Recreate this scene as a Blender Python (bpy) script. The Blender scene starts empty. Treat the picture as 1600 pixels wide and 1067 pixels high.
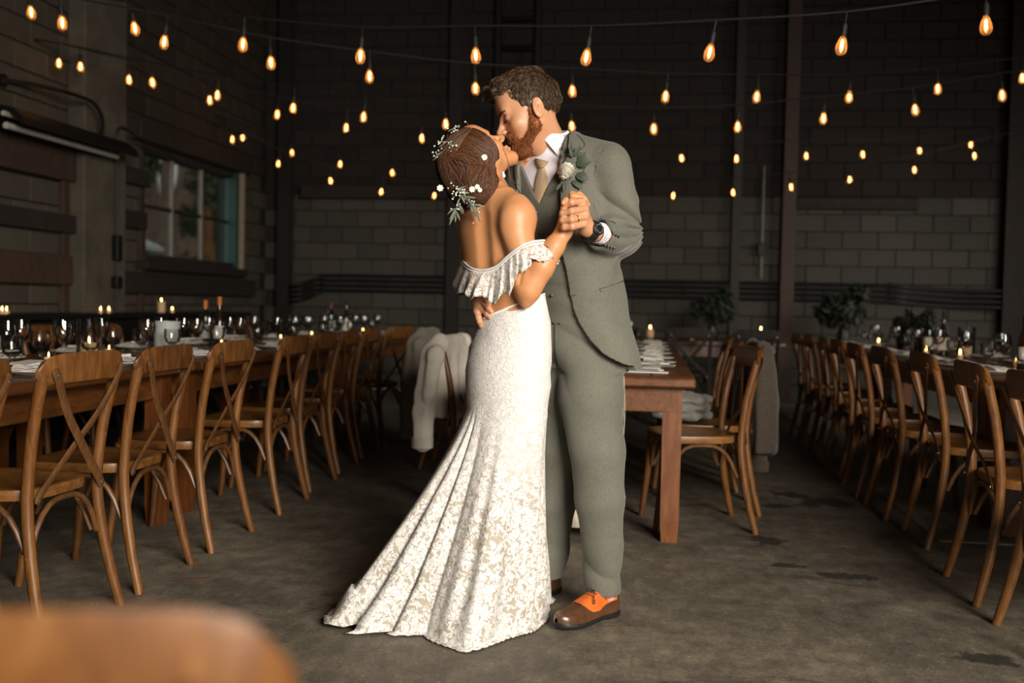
import bpy, math, random
import numpy as np
from math import sin, cos, pi, radians, sqrt, atan, atan2, exp
from mathutils import Vector, Matrix

random.seed(7)
scene = bpy.context.scene
COL = scene.collection

# ------------------------------------------------------------------ camera
FOC, HC, YH, ROLL, YAW = 1556.0, 1.07, 477.0, radians(1.2), radians(8.0)
PITCH = atan((533.5 - YH) / FOC)
cam_data = bpy.data.cameras.new('camera')
cam = bpy.data.objects.new('camera', cam_data)
COL.objects.link(cam)
cam_data.sensor_width = 36.0
cam_data.lens = 35.0
cam_data.clip_start = 0.05
cam.matrix_world = (Matrix.Translation((0, 0, HC)) @ Matrix.Rotation(YAW, 4, 'Z')
                    @ Matrix.Rotation(pi / 2 - PITCH, 4, 'X') @ Matrix.Rotation(ROLL, 4, 'Z'))
cam_data.dof.use_dof = True
cam_data.dof.focus_distance = 3.4
cam_data.dof.aperture_fstop = 2.0
scene.camera = cam

# ------------------------------------------------------------------ world, daylight, exposure
world = bpy.data.worlds.new('overcast_sky')
scene.world = world
world.use_nodes = True
wb = world.node_tree.nodes['Background']
wb.inputs[0].default_value = (0.86, 0.88, 0.90, 1)
wb.inputs[1].default_value = 1.25

def area_light(name, loc, target, sx, sy, power, col, spread=pi):
    d = bpy.data.lights.new(name, 'AREA')
    d.shape = 'RECTANGLE'; d.size = sx; d.size_y = sy
    d.energy = power; d.color = col; d.spread = spread
    o = bpy.data.objects.new(name, d); COL.objects.link(o)
    o.location = loc
    o.rotation_euler = (Vector(target) - Vector(loc)).to_track_quat('-Z', 'Y').to_euler()
    return o
# daylight through the open bay door behind the camera, to its right
area_light('daylight_door', (2.75, -1.7, 2.6), (-0.2, 3.3, 0.5), 2.6, 2.2, 168, (1.0, 0.92, 0.81), radians(84))

# daylight from the window in the right wall, beyond the picture edge
area_light('daylight_side_window', (4.62, 9.0, 1.75), (2.9, 11.6, 0.9), 1.7, 1.1, 34, (1.0, 0.95, 0.86), radians(150))

vs = scene.view_settings
vs.view_transform = 'Standard'
vs.look = 'None'
vs.exposure = 0.0
vs.gamma = 1.0
vs.use_curve_mapping = False

# ------------------------------------------------------------------ pixel helpers (camera-aligned metres)
def ray(u, v):
    du, dv = u - 800.0, v - 533.5
    x = du * cos(ROLL) + dv * sin(ROLL); y = -du * sin(ROLL) + dv * cos(ROLL)
    a, b = x / FOC, -y / FOC
    return np.array([a, cos(PITCH) + b * sin(PITCH), -sin(PITCH) + b * cos(PITCH)])
def P(u, v, d):
    r = ray(u, v); t = d / r[1]
    return np.array([r[0] * t, d, HC + r[2] * t])
def G(u, v, z=0.0):
    r = ray(u, v); t = (z - HC) / r[2]
    return np.array([r[0] * t, r[1] * t, z])
def room(q):
    q = np.asarray(q, float)
    return np.array([q[0] * cos(YAW) - q[1] * sin(YAW), q[0] * sin(YAW) + q[1] * cos(YAW), q[2]])
def RP(u, v, d): return room(P(u, v, d))

# ------------------------------------------------------------------ object helpers
def tag(o, label=None, cat=None, group=None, kind=None):
    if label: o['label'] = label
    if cat: o['category'] = cat
    if group: o['group'] = group
    if kind: o['kind'] = kind
    return o
def empty(name, loc=(0, 0, 0), rz=0.0, parent=None):
    o = bpy.data.objects.new(name, None); COL.objects.link(o)
    o.location = loc; o.rotation_euler = (0, 0, rz); o.parent = parent
    o.empty_display_size = 0.05
    return o
def link_mesh(name, me, mat, parent=None, loc=None, rot=None):
    o = bpy.data.objects.new(name, me); COL.objects.link(o)
    if mat is not None and not me.materials:
        for m in (mat if isinstance(mat, (list, tuple)) else [mat]): me.materials.append(m)
    o.parent = parent
    if loc is not None: o.location = loc
    if rot is not None: o.rotation_euler = rot
    return o
def copy_tree(o, parent=None):
    c = o.copy(); COL.objects.link(c); c.parent = parent
    for ch in list(o.children): copy_tree(ch, c)
    return c

class MB:
    """collects shapes; build() links them as one mesh object"""
    def __init__(self): self.v = []; self.f = []; self.m = []
    def add(self, verts, faces, mi=0):
        n = len(self.v); self.v += [tuple(map(float, p)) for p in verts]
        for fc in faces: self.f.append(tuple(i + n for i in fc)); self.m.append(mi)
        return self
    def box(self, c, s, rz=0.0, bev=0.0, mi=0):
        hx, hy, hz = s[0] / 2, s[1] / 2, s[2] / 2
        b = min(bev, hx * .9, hy * .9, hz * .9)
        if b <= 0:
            vs_ = [(x, y, z) for z in (-hz, hz) for x, y in ((-hx, -hy), (hx, -hy), (hx, hy), (-hx, hy))]
            fs = [(3, 2, 1, 0), (4, 5, 6, 7), (0, 1, 5, 4), (1, 2, 6, 5), (2, 3, 7, 6), (3, 0, 4, 7)]
        else:
            vs_ = []
            def ring(ix, iy, z):
                return [(-hx + ix, -hy + iy, z), (hx - ix, -hy + iy, z), (hx - ix, hy - iy, z), (-hx + ix, hy - iy, z)]
            def oct_(z):
                return [(-hx + b, -hy, z), (hx - b, -hy, z), (hx, -hy + b, z), (hx, hy - b, z), (hx - b, hy, z), (-hx + b, hy, z), (-hx, hy - b, z), (-hx, -hy + b, z)]
            bot = ring(b, b, -hz); top = ring(b, b, hz)
            lo = oct_(-hz + b); hi = oct_(hz - b)
            vs_ = bot + lo + hi + top
            fs = [(3, 2, 1, 0), (20, 21, 22, 23)]
            for i in range(8): j = (i + 1) % 8; fs.append((4 + i, 4 + j, 12 + j, 12 + i))
            for i in range(4):
                j = (i + 1) % 4
                fs.append((i, j, 4 + 2 * i + 1, 4 + 2 * i)); fs.append((i, 4 + 2 * i, 4 + (2 * i - 1) % 8))
                fs.append((20 + j, 20 + i, 12 + 2 * i, 12 + 2 * i + 1)); fs.append((20 + i, 12 + (2 * i - 1) % 8, 12 + 2 * i))
        cz, sz = cos(rz), sin(rz)
        return self.add([(c[0] + x * cz - y * sz, c[1] + x * sz + y * cz, c[2] + z) for x, y, z in vs_], fs, mi)
    def tube(self, pts, rad, seg=8, up=None, flat=None, cap=True, mi=0):
        """sweep a circle, or an ellipse / strip: flat=(half_width along up-cross, half_thick)"""
        pts = [Vector(p) for p in pts]; n = len(pts)
        rads = rad if isinstance(rad, (list, tuple)) else [rad] * n
        rings = []; ref = Vector(up) if up is not None else None; last = None
        for i, p in enumerate(pts):
            t = (pts[min(i + 1, n - 1)] - pts[max(i - 1, 0)]).normalized()
            if ref is not None: a = ref.cross(t)
            elif last is None:
                a = t.cross(Vector((0, 0, 1)) if abs(t.z) < .9 else Vector((1, 0, 0)))
            else: a = last - t * last.dot(t)
            a.normalize(); b = t.cross(a); last = a
            r = rads[i]
            if flat: wa, wb_ = flat[0] * r, flat[1] * r
            else: wa = wb_ = r
            if flat and seg == 4:
                rings.append([p + a * sx * wa + b * sy * wb_ for sx, sy in ((-1, -1), (1, -1), (1, 1), (-1, 1))])
            else:
                rings.append([p + a * cos(2 * pi * k / seg) * wa + b * sin(2 * pi * k / seg) * wb_ for k in range(seg)])
        return self.loft(rings, cap=cap, mi=mi)
    def loft(self, rings, cap=True, closed=True, mi=0, capends=None):
        n = len(rings[0]); vs_ = [p for r in rings for p in r]; fs = []
        for i in range(len(rings) - 1):
            for k in range(n if closed else n - 1):
                k2 = (k + 1) % n
                fs.append((i * n + k, i * n + k2, (i + 1) * n + k2, (i + 1) * n + k))
        if cap and closed:
            fs.append(tuple(range(n - 1, -1, -1))); fs.append(tuple(range((len(rings) - 1) * n, len(rings) * n)))
        return self.add(vs_, fs, mi)
    def lathe(self, prof, c=(0, 0, 0), seg=16, mi=0, cap=True):
        rings = [[(c[0] + r * cos(2 * pi * k / seg), c[1] + r * sin(2 * pi * k / seg), c[2] + z) for k in range(seg)] for r, z in prof]
        return self.loft(rings, cap=cap, mi=mi)
    def sphere(self, c, r, seg=10, mi=0, s=(1, 1, 1)):
        rings = []
        for i in range(1, seg // 2):
            a = -pi / 2 + pi * i / (seg // 2)
            rings.append([(c[0] + s[0] * r * cos(a) * cos(2 * pi * k / seg), c[1] + s[1] * r * cos(a) * sin(2 * pi * k / seg), c[2] + s[2] * r * sin(a)) for k in range(seg)])
        return self.loft(rings, cap=True, mi=mi)
    def mesh(self, name, smooth=False):
        me = bpy.data.meshes.new(name); me.from_pydata(self.v, [], self.f)
        if smooth:
            me.polygons.foreach_set('use_smooth', [True] * len(me.polygons))
            try: me.set_sharp_from_angle(angle=radians(45))
            except Exception: pass
        if any(self.m): me.polygons.foreach_set('material_index', self.m)
        me.update(); return me
    def build(self, name, mat, parent=None, smooth=False, loc=None, rot=None):
        return link_mesh(name, self.mesh(name, smooth), mat, parent, loc, rot)

def catmull(pts, n):
    pts = [np.array(p, float) for p in pts]; out = []
    q = [2 * pts[0] - pts[1]] + pts + [2 * pts[-1] - pts[-2]]
    for i in range(1, len(q) - 2):
        for k in range(n):
            t = k / n
            out.append(.5 * (2 * q[i] + (q[i + 1] - q[i - 1]) * t + (2 * q[i - 1] - 5 * q[i] + 4 * q[i + 1] - q[i + 2]) * t * t + (3 * q[i] - q[i - 1] - 3 * q[i + 1] + q[i + 2]) * t ** 3))
    out.append(pts[-1]); return out

# ------------------------------------------------------------------ materials
MAT = {}
def new_mat(name):
    m = bpy.data.materials.new(name); m.use_nodes = True; MAT[name] = m
    nt = m.node_tree; return m, nt, nt.nodes['Principled BSDF']
def ramp(nt, fac, stops):
    r = nt.nodes.new('ShaderNodeValToRGB')
    el = r.color_ramp.elements
    while len(el) < len(stops): el.new(0.5)
    for e, (p, c) in zip(el, stops): e.position = p; e.color = (*c, 1) if len(c) == 3 else c
    nt.links.new(fac, r.inputs[0]); return r.outputs[0]
def coords(nt, scale=(1, 1, 1), kind='Object'):
    tc = nt.nodes.new('ShaderNodeTexCoord'); mp = nt.nodes.new('ShaderNodeMapping')
    mp.inputs['Scale'].default_value = scale
    nt.links.new(tc.outputs[kind], mp.inputs[0]); return mp.outputs[0]
def noise(nt, vec, scale, detail=4, rough=.6, dist=0.0):
    n = nt.nodes.new('ShaderNodeTexNoise'); n.inputs['Scale'].default_value = scale
    n.inputs['Detail'].default_value = detail; n.inputs['Roughness'].default_value = rough
    n.inputs['Distortion'].default_value = dist
    nt.links.new(vec, n.inputs['Vector']); return n.outputs['Fac']
def voronoi(nt, vec, scale, feature='F1', out='Distance'):
    n = nt.nodes.new('ShaderNodeTexVoronoi'); n.feature = feature; n.inputs['Scale'].default_value = scale
    nt.links.new(vec, n.inputs['Vector']); return n.outputs[out]
def mathn(nt, op, a, b=None, clamp=False):
    n = nt.nodes.new('ShaderNodeMath'); n.operation = op; n.use_clamp = clamp
    for i, x in enumerate((a, b)):
        if x is None: continue
        if isinstance(x, (int, float)): n.inputs[i].default_value = x
        else: nt.links.new(x, n.inputs[i])
    return n.outputs[0]
def mixc(nt, fac, a, b, mode='MIX'):
    n = nt.nodes.new('ShaderNodeMix'); n.data_type = 'RGBA'; n.blend_type = mode
    if isinstance(fac, (int, float)): n.inputs[0].default_value = fac
    else: nt.links.new(fac, n.inputs[0])
    for i, x in ((6, a), (7, b)):
        if isinstance(x, tuple): n.inputs[i].default_value = (*x, 1)
        else: nt.links.new(x, n.inputs[i])
    return n.outputs[2]
def bump(nt, bs, h, strength=.3, dist=.01):
    b = nt.nodes.new('ShaderNodeBump'); b.inputs['Strength'].default_value = strength; b.inputs['Distance'].default_value = dist
    nt.links.new(h, b.inputs['Height']); nt.links.new(b.outputs[0], bs.inputs['Normal'])
def simple(name, col, rough=.6, metal=0.0, var=.12, scale=18, bmp=.15, sheen=0.0, spec=None, coat=0.0):
    m, nt, bs = new_mat(name)
    vec = coords(nt); n = noise(nt, vec, scale)
    lo = tuple(c * (1 - var) for c in col); hi = tuple(min(1, c * (1 + var)) for c in col)
    nt.links.new(ramp(nt, n, [(.3, lo), (.7, hi)]), bs.inputs['Base Color'])
    bs.inputs['Roughness'].default_value = rough; bs.inputs['Metallic'].default_value = metal
    if sheen: bs.inputs['Sheen Weight'].default_value = sheen
    if spec is not None: bs.inputs['Specular IOR Level'].default_value = spec
    if coat: bs.inputs['Coat Weight'].default_value = coat; bs.inputs['Coat Roughness'].default_value = .25
    if bmp: bump(nt, bs, noise(nt, vec, scale * 6, 3), bmp, .004)
    return m
def wood(name, dark, mid, light, sc=(14, 14, 2.2), rough=.42, coat=.15, wear=.0):
    m, nt, bs = new_mat(name)
    vec = coords(nt, sc)
    n1 = noise(nt, vec, 1.6, 6, .65, 1.2); n2 = noise(nt, coords(nt, (3, 3, 3)), 2.0, 3)
    n3 = noise(nt, coords(nt, (sc[0] * 6, sc[1] * 6, sc[2] * 2)), 2.2, 3)
    f = mathn(nt, 'ADD', mathn(nt, 'MULTIPLY', n1, .6), mathn(nt, 'ADD', mathn(nt, 'MULTIPLY', n2, .2), mathn(nt, 'MULTIPLY', n3, .2)))
    oi = nt.nodes.new('ShaderNodeObjectInfo')
    f = mathn(nt, 'ADD', f, mathn(nt, 'MULTIPLY', mathn(nt, 'SUBTRACT', oi.outputs['Random'], .5), .10))
    c = ramp(nt, f, [(.34, dark), (.5, mid), (.66, light)])
    if wear:
        w = mathn(nt, 'GREATER_THAN', noise(nt, coords(nt, (9, 9, 9)), 5, 3), 1 - wear)
        c = mixc(nt, mathn(nt, 'MULTIPLY', w, .55), c, tuple(min(1, x * 2.1 + .02) for x in light))
    nt.links.new(c, bs.inputs['Base Color'])
    bs.inputs['Roughness'].default_value = rough
    bs.inputs['Coat Weight'].default_value = coat; bs.inputs['Coat Roughness'].default_value = .3
    bump(nt, bs, n3, .12, .002)
    return m
def emit(name, col, strength):
    m, nt, bs = new_mat(name)
    bs.inputs['Base Color'].default_value = (*col, 1)
    bs.inputs['Emission Color'].default_value = (*col, 1); bs.inputs['Emission Strength'].default_value = strength
    return m
def clear_glass(name, tint, glow=0.0, edge=.35, rough=.02):
    m, nt, bs = new_mat(name)
    nt.nodes.remove(bs); out = nt.nodes['Material Output']
    tr = nt.nodes.new('ShaderNodeBsdfTransparent'); tr.inputs[0].default_value = (*tint, 1)
    gl = nt.nodes.new('ShaderNodeBsdfGlossy'); gl.inputs['Roughness'].default_value = rough
    lw = nt.nodes.new('ShaderNodeLayerWeight'); lw.inputs[0].default_value = edge
    mx = nt.nodes.new('ShaderNodeMixShader')
    f = mathn(nt, 'ADD', mathn(nt, 'MULTIPLY', lw.outputs['Fresnel'], .8), .03, True)
    nt.links.new(f, mx.inputs[0]); nt.links.new(tr.outputs[0], mx.inputs[1]); nt.links.new(gl.outputs[0], mx.inputs[2])
    last = mx
    if glow:
        tl = nt.nodes.new('ShaderNodeBsdfTranslucent'); tl.inputs[0].default_value = (tint[0], tint[1] * .8, tint[2] * .6, 1)
        m2 = nt.nodes.new('ShaderNodeMixShader'); m2.inputs[0].default_value = glow
        nt.links.new(mx.outputs[0], m2.inputs[1]); nt.links.new(tl.outputs[0], m2.inputs[2]); last = m2
    nt.links.new(last.outputs[0], out.inputs[0])
    return m

# concrete floor: old, oil-stained
def make_floor_mat(name, base, patch, spots=()):
    m, nt, bs = new_mat(name)
    v = coords(nt)
    n1 = noise(nt, v, .9, 6, .62, .4); n2 = noise(nt, v, 7, 6, .7); n3 = noise(nt, v, 90, 3, .7); n4 = noise(nt, coords(nt, (1.0, 2.2, 1)), 1.3, 5, .65, .8)
    n5 = noise(nt, coords(nt, (22, 9, 1), 'Object'), 1.0, 5, .75, .6)
    f = mathn(nt, 'ADD', mathn(nt, 'MULTIPLY', n1, .30), mathn(nt, 'ADD', mathn(nt, 'MULTIPLY', n2, .30), mathn(nt, 'ADD', mathn(nt, 'MULTIPLY', n3, .20), mathn(nt, 'MULTIPLY', n5, .20))))
    c = ramp(nt, f, [(.38, tuple(x * .34 for x in base)), (.5, base), (.60, patch)])
    stain = ramp(nt, n4, [(.60, (1, 1, 1)), (.70, (.40, .38, .36))])
    c = mixc(nt, 1.0, c, stain, 'MULTIPLY')
    for (x, y, rx, ry) in spots:
        mp = nt.nodes.new('ShaderNodeMapping'); mp.vector_type = 'POINT'
        mp.inputs['Location'].default_value = (-x / rx, -y / ry, 0); mp.inputs['Scale'].default_value = (1 / rx, 1 / ry, 0)
        nt.links.new(v, mp.inputs[0]); ln = nt.nodes.new('ShaderNodeVectorMath'); ln.operation = 'LENGTH'; nt.links.new(mp.outputs[0], ln.inputs[0])
        d = mathn(nt, 'ADD', ln.outputs['Value'], mathn(nt, 'MULTIPLY', mathn(nt, 'SUBTRACT', n2, .5), 3.2))
        c = mixc(nt, ramp(nt, d, [(.75, (.85, .85, .85)), (1.0, (0, 0, 0))]), c, (.016, .0135, .011))
    fleck = mathn(nt, 'LESS_THAN', voronoi(nt, v, 38), .10)
    c = mixc(nt, mathn(nt, 'MULTIPLY', fleck, mathn(nt, 'GREATER_THAN', n2, .55)), c, tuple(min(1, x * 1.9) for x in patch))
    nt.links.new(c, bs.inputs['Base Color'])
    r = mathn(nt, 'ADD', .5, mathn(nt, 'MULTIPLY', n2, .4)); nt.links.new(r, bs.inputs['Roughness'])
    bump(nt, bs, mathn(nt, 'ADD', mathn(nt, 'MULTIPLY', n3, .5), n2), .6, .007)
    return m
make_floor_mat('floor_concrete', (.118, .098, .071), (.225, .184, .128), [(.99, 5.76, .17, .16), (.80, 5.95, .12, .10), (.80, 4.16, .12, .07), (.56, 4.72, .10, .09), (1.05, 3.24, .09, .07), (.60, 4.28, .08, .05), (.72, 5.6, .10, .08)])
make_floor_mat('slab_concrete', (.19, .165, .13), (.27, .24, .19))

def block_mat(name, a, b):
    m, nt, bs = new_mat(name)
    v = coords(nt, kind='Generated'); w = coords(nt)
    oi = nt.nodes.new('ShaderNodeObjectInfo')
    n = noise(nt, w, 30, 4); n2 = noise(nt, w, 3, 4)
    f = mathn(nt, 'ADD', mathn(nt, 'MULTIPLY', n, .35), mathn(nt, 'ADD', mathn(nt, 'MULTIPLY', n2, .35), mathn(nt, 'MULTIPLY', oi.outputs['Random'], .3)))
    nt.links.new(ramp(nt, f, [(.3, a), (.7, b)]), bs.inputs['Base Color'])
    bs.inputs['Roughness'].default_value = .9
    bump(nt, bs, noise(nt, w, 120, 3), .5, .004)
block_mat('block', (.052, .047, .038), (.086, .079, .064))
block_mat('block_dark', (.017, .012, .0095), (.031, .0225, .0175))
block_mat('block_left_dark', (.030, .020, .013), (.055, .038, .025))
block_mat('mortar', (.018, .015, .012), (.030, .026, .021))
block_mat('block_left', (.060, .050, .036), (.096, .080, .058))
simple('plaster', (.100, .087, .065), .9, var=.25, scale=5)
simple('ceiling_dark', (.03, .028, .025), .95)
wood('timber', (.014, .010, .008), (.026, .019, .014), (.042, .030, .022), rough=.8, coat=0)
wood('timber_brown', (.035, .020, .013), (.06, .034, .022), (.085, .05, .032), rough=.75, coat=0)
wood('chair_wood', (.058, .018, .004), (.148, .055, .011), (.24, .102, .025), sc=(16, 16, 3), rough=.42, coat=.12, wear=.27)
wood('chair_slat', (.055, .021, .007), (.115, .048, .016), (.19, .086, .031), sc=(16, 16, 3), rough=.42, coat=.12, wear=.27)
wood('seat_wood', (.072, .026, .006), (.17, .069, .016), (.275, .126, .033), sc=(14, 3, 14), rough=.36, coat=.25, wear=.27)
wood('table_wood', (.070, .021, .004), (.14, .047, .010), (.20, .078, .018), sc=(14, 2, 14), rough=.42, coat=.2)
wood('table_leg', (.070, .018, .003), (.145, .043, .008), (.21, .070, .014), sc=(14, 14, 2), rough=.45, coat=.15)
wood('log_wood', (.22, .15, .10), (.36, .26, .18), (.5, .38, .27), rough=.9, coat=0)
simple('black_metal', (.012, .012, .012), .45, .3, bmp=.05)
simple('dark_steel', (.03, .026, .023), .55, .5)
simple('brown_steel', (.06, .033, .022), .6, .2)
simple('bolt_metal', (.28, .26, .22), .35, .9, bmp=0)
simple('silver', (.75, .73, .70), .22, 1.0, bmp=0, var=.03)
simple('galv', (.22, .22, .21), .5, .7)
simple('black_paint', (.008, .008, .009), .4)
simple('black_rubber', (.010, .010, .010), .6, bmp=0)
simple('white_enamel', (.55, .52, .46), .4)
simple('teal_paint', (.012, .052, .045), .5)
simple('bright_teal', (.03, .36, .33), .55)
simple('pale_trim', (.33, .28, .20), .65)
simple('grey_sash', (.26, .24, .20), .6)
simple('white_paint', (.6, .58, .55), .6)
simple('ceramic', (.72, .70, .66), .25, var=.03, bmp=0, coat=.4)
simple('paper', (.72, .68, .62), .8, var=.04, bmp=.05)
simple('linen', (.62, .57, .50), .9, var=.08, scale=60, bmp=.5, sheen=.2)
simple('gauze', (.55, .50, .40), .95, var=.12, scale=60, bmp=.6, sheen=.2)
simple('denim_beige', (.68, .62, .52), .9, var=.10, scale=25, bmp=.35, sheen=.15)
simple('jacket_olive', (.17, .15, .115), .9, var=.12, scale=25, bmp=.3, sheen=.15)
simple('tweed', (.060, .044, .031), .95, var=.35, scale=140, bmp=.5, sheen=.1)
simple('knit', (.23, .215, .18), .95, var=.2, scale=90, bmp=.6, sheen=.2)
simple('bottle_dark', (.008, .011, .007), .08, var=.1, bmp=0, coat=.6)
simple('bottle_brown', (.020, .009, .004), .08, var=.1, bmp=0, coat=.6)
simple('foil_orange', (.55, .17, .02), .4, bmp=0)
simple('foil_red', (.16, .02, .015), .4, bmp=0)
simple('wax', (.78, .70, .56), .5, var=.03, bmp=0)
simple('leaf_dark', (.018, .028, .014), .6, var=.4)
simple('leaf_sage', (.09, .12, .075), .7, var=.3)
simple('petal_white', (.78, .74, .66), .7, var=.08)
simple('twig', (.05, .035, .02), .8)
clear_glass('glass', (.95, .95, .94), 0, .28, .05)
clear_glass('window_glass', (.86, .88, .86), 0, .15)
clear_glass('amber_glass', (1.0, .66, .34), .20, .35)
simple('frosted', (.45, .48, .45), .35, var=.05, scale=30)
emit('filament', (1.0, .60, .28), 26)
emit('flame', (1.0, .52, .14), 30)
m, nt, bs = new_mat('candle_glow')
bs.inputs['Base Color'].default_value = (.85, .62, .36, 1); bs.inputs['Roughness'].default_value = .5
bs.inputs['Subsurface Weight'].default_value = .5; bs.inputs['Subsurface Radius'].default_value = (.03, .015, .006)
# ================================================================== SETTING
XL, XR, YB, YF, ZC = -4.85, 4.7, 12.0, -2.2, 5.2
WY0, WY1, WZ0, WZ1 = 8.90, 11.06, 1.43, 2.54      # window opening in the left wall

def structure(name, mb, mat, **k):
    o = mb.build(name, mat, **k); o['kind'] = 'structure'; return o
fl = structure('floor', MB().box(((XL + XR) / 2, (YB + YF) / 2, -.06), (XR - XL, YB - YF, .12)), MAT['floor_concrete'])
sl = MB().box((1.36 + (XR - 1.36) / 2, 4.88 + (YB - 4.88) / 2, .003), (XR - 1.36, YB - 4.88, .010), bev=.004).build('floor_slab', MAT['slab_concrete'], fl)
sl['label'] = 'paler worn concrete slab with a straight joint'
simple('chalk_red', (.12, .03, .018), .8, var=.3)
g = room(G(305, 905)); MB().box((g[0], g[1], .0015), (.10, .014, .002), radians(25)).build('red_mark', MAT['chalk_red'], fl)
structure('ceiling', MB().box(((XL + XR) / 2, (YB + YF) / 2, ZC + .05), (XR - XL + .4, YB - YF + .4, .1)), MAT['ceiling_dark'])
wb_ = structure('wall_back', MB().box(((XL + XR) / 2, YB + .11, ZC / 2), (XR - XL + .4, .2, ZC)), MAT['mortar'])
wl = MB()
for (y0, y1, z0, z1) in ((YF, WY0, 0, ZC), (WY1, YB, 0, ZC), (WY0, WY1, 0, WZ0), (WY0, WY1, WZ1, ZC)):
    wl.box((XL - .11, (y0 + y1) / 2, (z0 + z1) / 2), (.2, y1 - y0, z1 - z0))
wl = structure('wall_left', wl, MAT['mortar'])
wr_ = MB()
for (y0, y1, z0, z1) in ((YF, 8.1, 0, ZC), (9.9, YB, 0, ZC), (8.1, 9.9, 0, 1.15), (8.1, 9.9, 2.35, ZC)):
    wr_.box((XR + .1, (y0 + y1) / 2, (z0 + z1) / 2), (.2, y1 - y0, z1 - z0))
structure('wall_right', wr_, MAT['plaster'])
w2 = empty('window_2', (XR + .1, 9.0, 1.15)); w2['kind'] = 'structure'
fr2 = MB()
for s_ in (-1, 1): fr2.box((0, s_ * .865, .6), (.12, .07, 1.2))
fr2.box((0, 0, 1.165), (.12, 1.66, .07)); fr2.box((0, 0, .035), (.12, 1.66, .07)); fr2.box((0, 0, .6), (.05, .05, 1.06))
fr2.build('window_frame', MAT['timber'], w2)
for s_ in (-1, 1): MB().box((0, s_ * .43, .6), (.005, .80, 1.05)).build('pane', MAT['window_glass'], w2)
wf = MB()
for (x0, x1, z0, z1) in ((XL, 1.2, 0, ZC), (4.2, XR, 0, ZC), (1.2, 4.2, 3.75, ZC)):
    wf.box(((x0 + x1) / 2, YF - .1, (z0 + z1) / 2), (x1 - x0, .2, z1 - z0))
structure('wall_front', wf, MAT['plaster'])

# concrete blocks: 0.40 x 0.20 m, joints recessed; big ones in view are parts, the rest one joined part
BLK = MB().box((0, 0, 0), (.392, .03, .190), bev=.006).mesh('concrete_block'); BLK.materials.append(MAT['block'])
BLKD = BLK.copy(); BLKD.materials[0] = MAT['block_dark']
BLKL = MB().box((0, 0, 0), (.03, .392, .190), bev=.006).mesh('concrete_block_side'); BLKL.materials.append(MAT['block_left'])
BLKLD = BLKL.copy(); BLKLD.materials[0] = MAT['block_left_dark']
rest = MB(); nb = 0
for r in range(26):
    z = r * .2 + .1
    for c in range(26):
        x = XL + .2 + c * .4 - (.2 if r % 2 else 0)
        if x - .2 < XL - .05 or x + .2 > XR + .05: continue
        j = random.uniform(-.0035, .0035)
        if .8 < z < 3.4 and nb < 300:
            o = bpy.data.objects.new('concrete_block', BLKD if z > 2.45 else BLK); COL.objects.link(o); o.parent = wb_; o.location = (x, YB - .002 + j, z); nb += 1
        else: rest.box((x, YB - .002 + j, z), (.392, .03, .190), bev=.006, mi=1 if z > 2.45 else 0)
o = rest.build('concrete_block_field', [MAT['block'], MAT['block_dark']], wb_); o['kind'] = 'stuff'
rest = MB(); nb = 0
for r in range(26):
    z = r * .2 + .1
    for c in range(42):
        y = YF + .2 + c * .4 - (.2 if r % 2 else 0)
        a, b = y - .196, y + .196
        j = random.uniform(-.0035, .0035)
        if b > WY0 and a < WY1 and z + .1 > WZ0 and z - .1 < WZ1:
            # trim against the window opening
            for (p, q) in ((a, min(b, WY0 - .02)), (max(a, WY1 + .02), b)):
                if q - p > .05 and z > 1.3: rest.box((XL + .002 + j, (p + q) / 2, z), (.03, q - p, .19), bev=.006)
            if z < WZ0 + .05: rest.box((XL + .002 + j, y, (z - .095 + WZ0) / 2), (.03, .392, WZ0 - z + .095), bev=.006)
            continue
        if b > YB + .1: continue
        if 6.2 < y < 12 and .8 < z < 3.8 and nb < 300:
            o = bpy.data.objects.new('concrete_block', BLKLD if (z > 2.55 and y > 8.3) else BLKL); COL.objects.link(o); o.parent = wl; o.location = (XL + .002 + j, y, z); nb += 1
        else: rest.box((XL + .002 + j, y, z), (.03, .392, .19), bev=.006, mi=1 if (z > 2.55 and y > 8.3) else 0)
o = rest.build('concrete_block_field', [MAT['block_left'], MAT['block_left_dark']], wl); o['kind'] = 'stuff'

# ---- window
wn = empty('window_1', (XL - .06, (WY0 + WY1) / 2, WZ0)); wn['kind'] = 'structure'
W_, H_ = WY1 - WY0, WZ1 - WZ0
fr = MB()
for s in (-1, 1): fr.box((0, s * (W_ / 2 - .035), H_ / 2), (.16, .07, H_), bev=.008)
fr.box((0, 0, H_ - .035), (.16, W_ - .14, .07), bev=.008); fr.box((0, 0, .03), (.18, W_ - .14, .06), bev=.008)
fr.build('window_frame', MAT['timber'], wn)
MB().box((.02, W_ / 2 - .035, H_ / 2), (.20, .075, H_ + .002), bev=.008).build('jamb', MAT['teal_paint'], wn)
for k in (1, 2): MB().box((0, -W_ / 2 + .07 + (W_ - .14) * k / 3, H_ / 2), (.045, .042, H_ - .13), bev=.006).build('mullion', MAT['grey_sash'], wn)
for k in range(3):
    MB().box((0, -W_ / 2 + .07 + (W_ - .14) * (k + .5) / 3, H_ * .48), (.045, (W_ - .14) / 3 - .04, .035), bev=.006).build('glazing_bar', MAT['timber'], wn)
    for q in range(2):
        z0, z1 = (.06, H_ * .48 - .017) if q == 0 else (H_ * .48 + .017, H_ - .07)
        MB().box((0, -W_ / 2 + .07 + (W_ - .14) * (k + .5) / 3, (z0 + z1) / 2), (.005, (W_ - .14) / 3 - .042, z1 - z0)).build('pane', MAT['window_glass'], wn)
hd = MB().box((XL + .07, (WY0 + WY1) / 2 - .02, WZ1 + .10), (.14, W_ + .42, .20), bev=.01).build('trim_1', MAT['timber']); hd['kind'] = 'structure'
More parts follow.
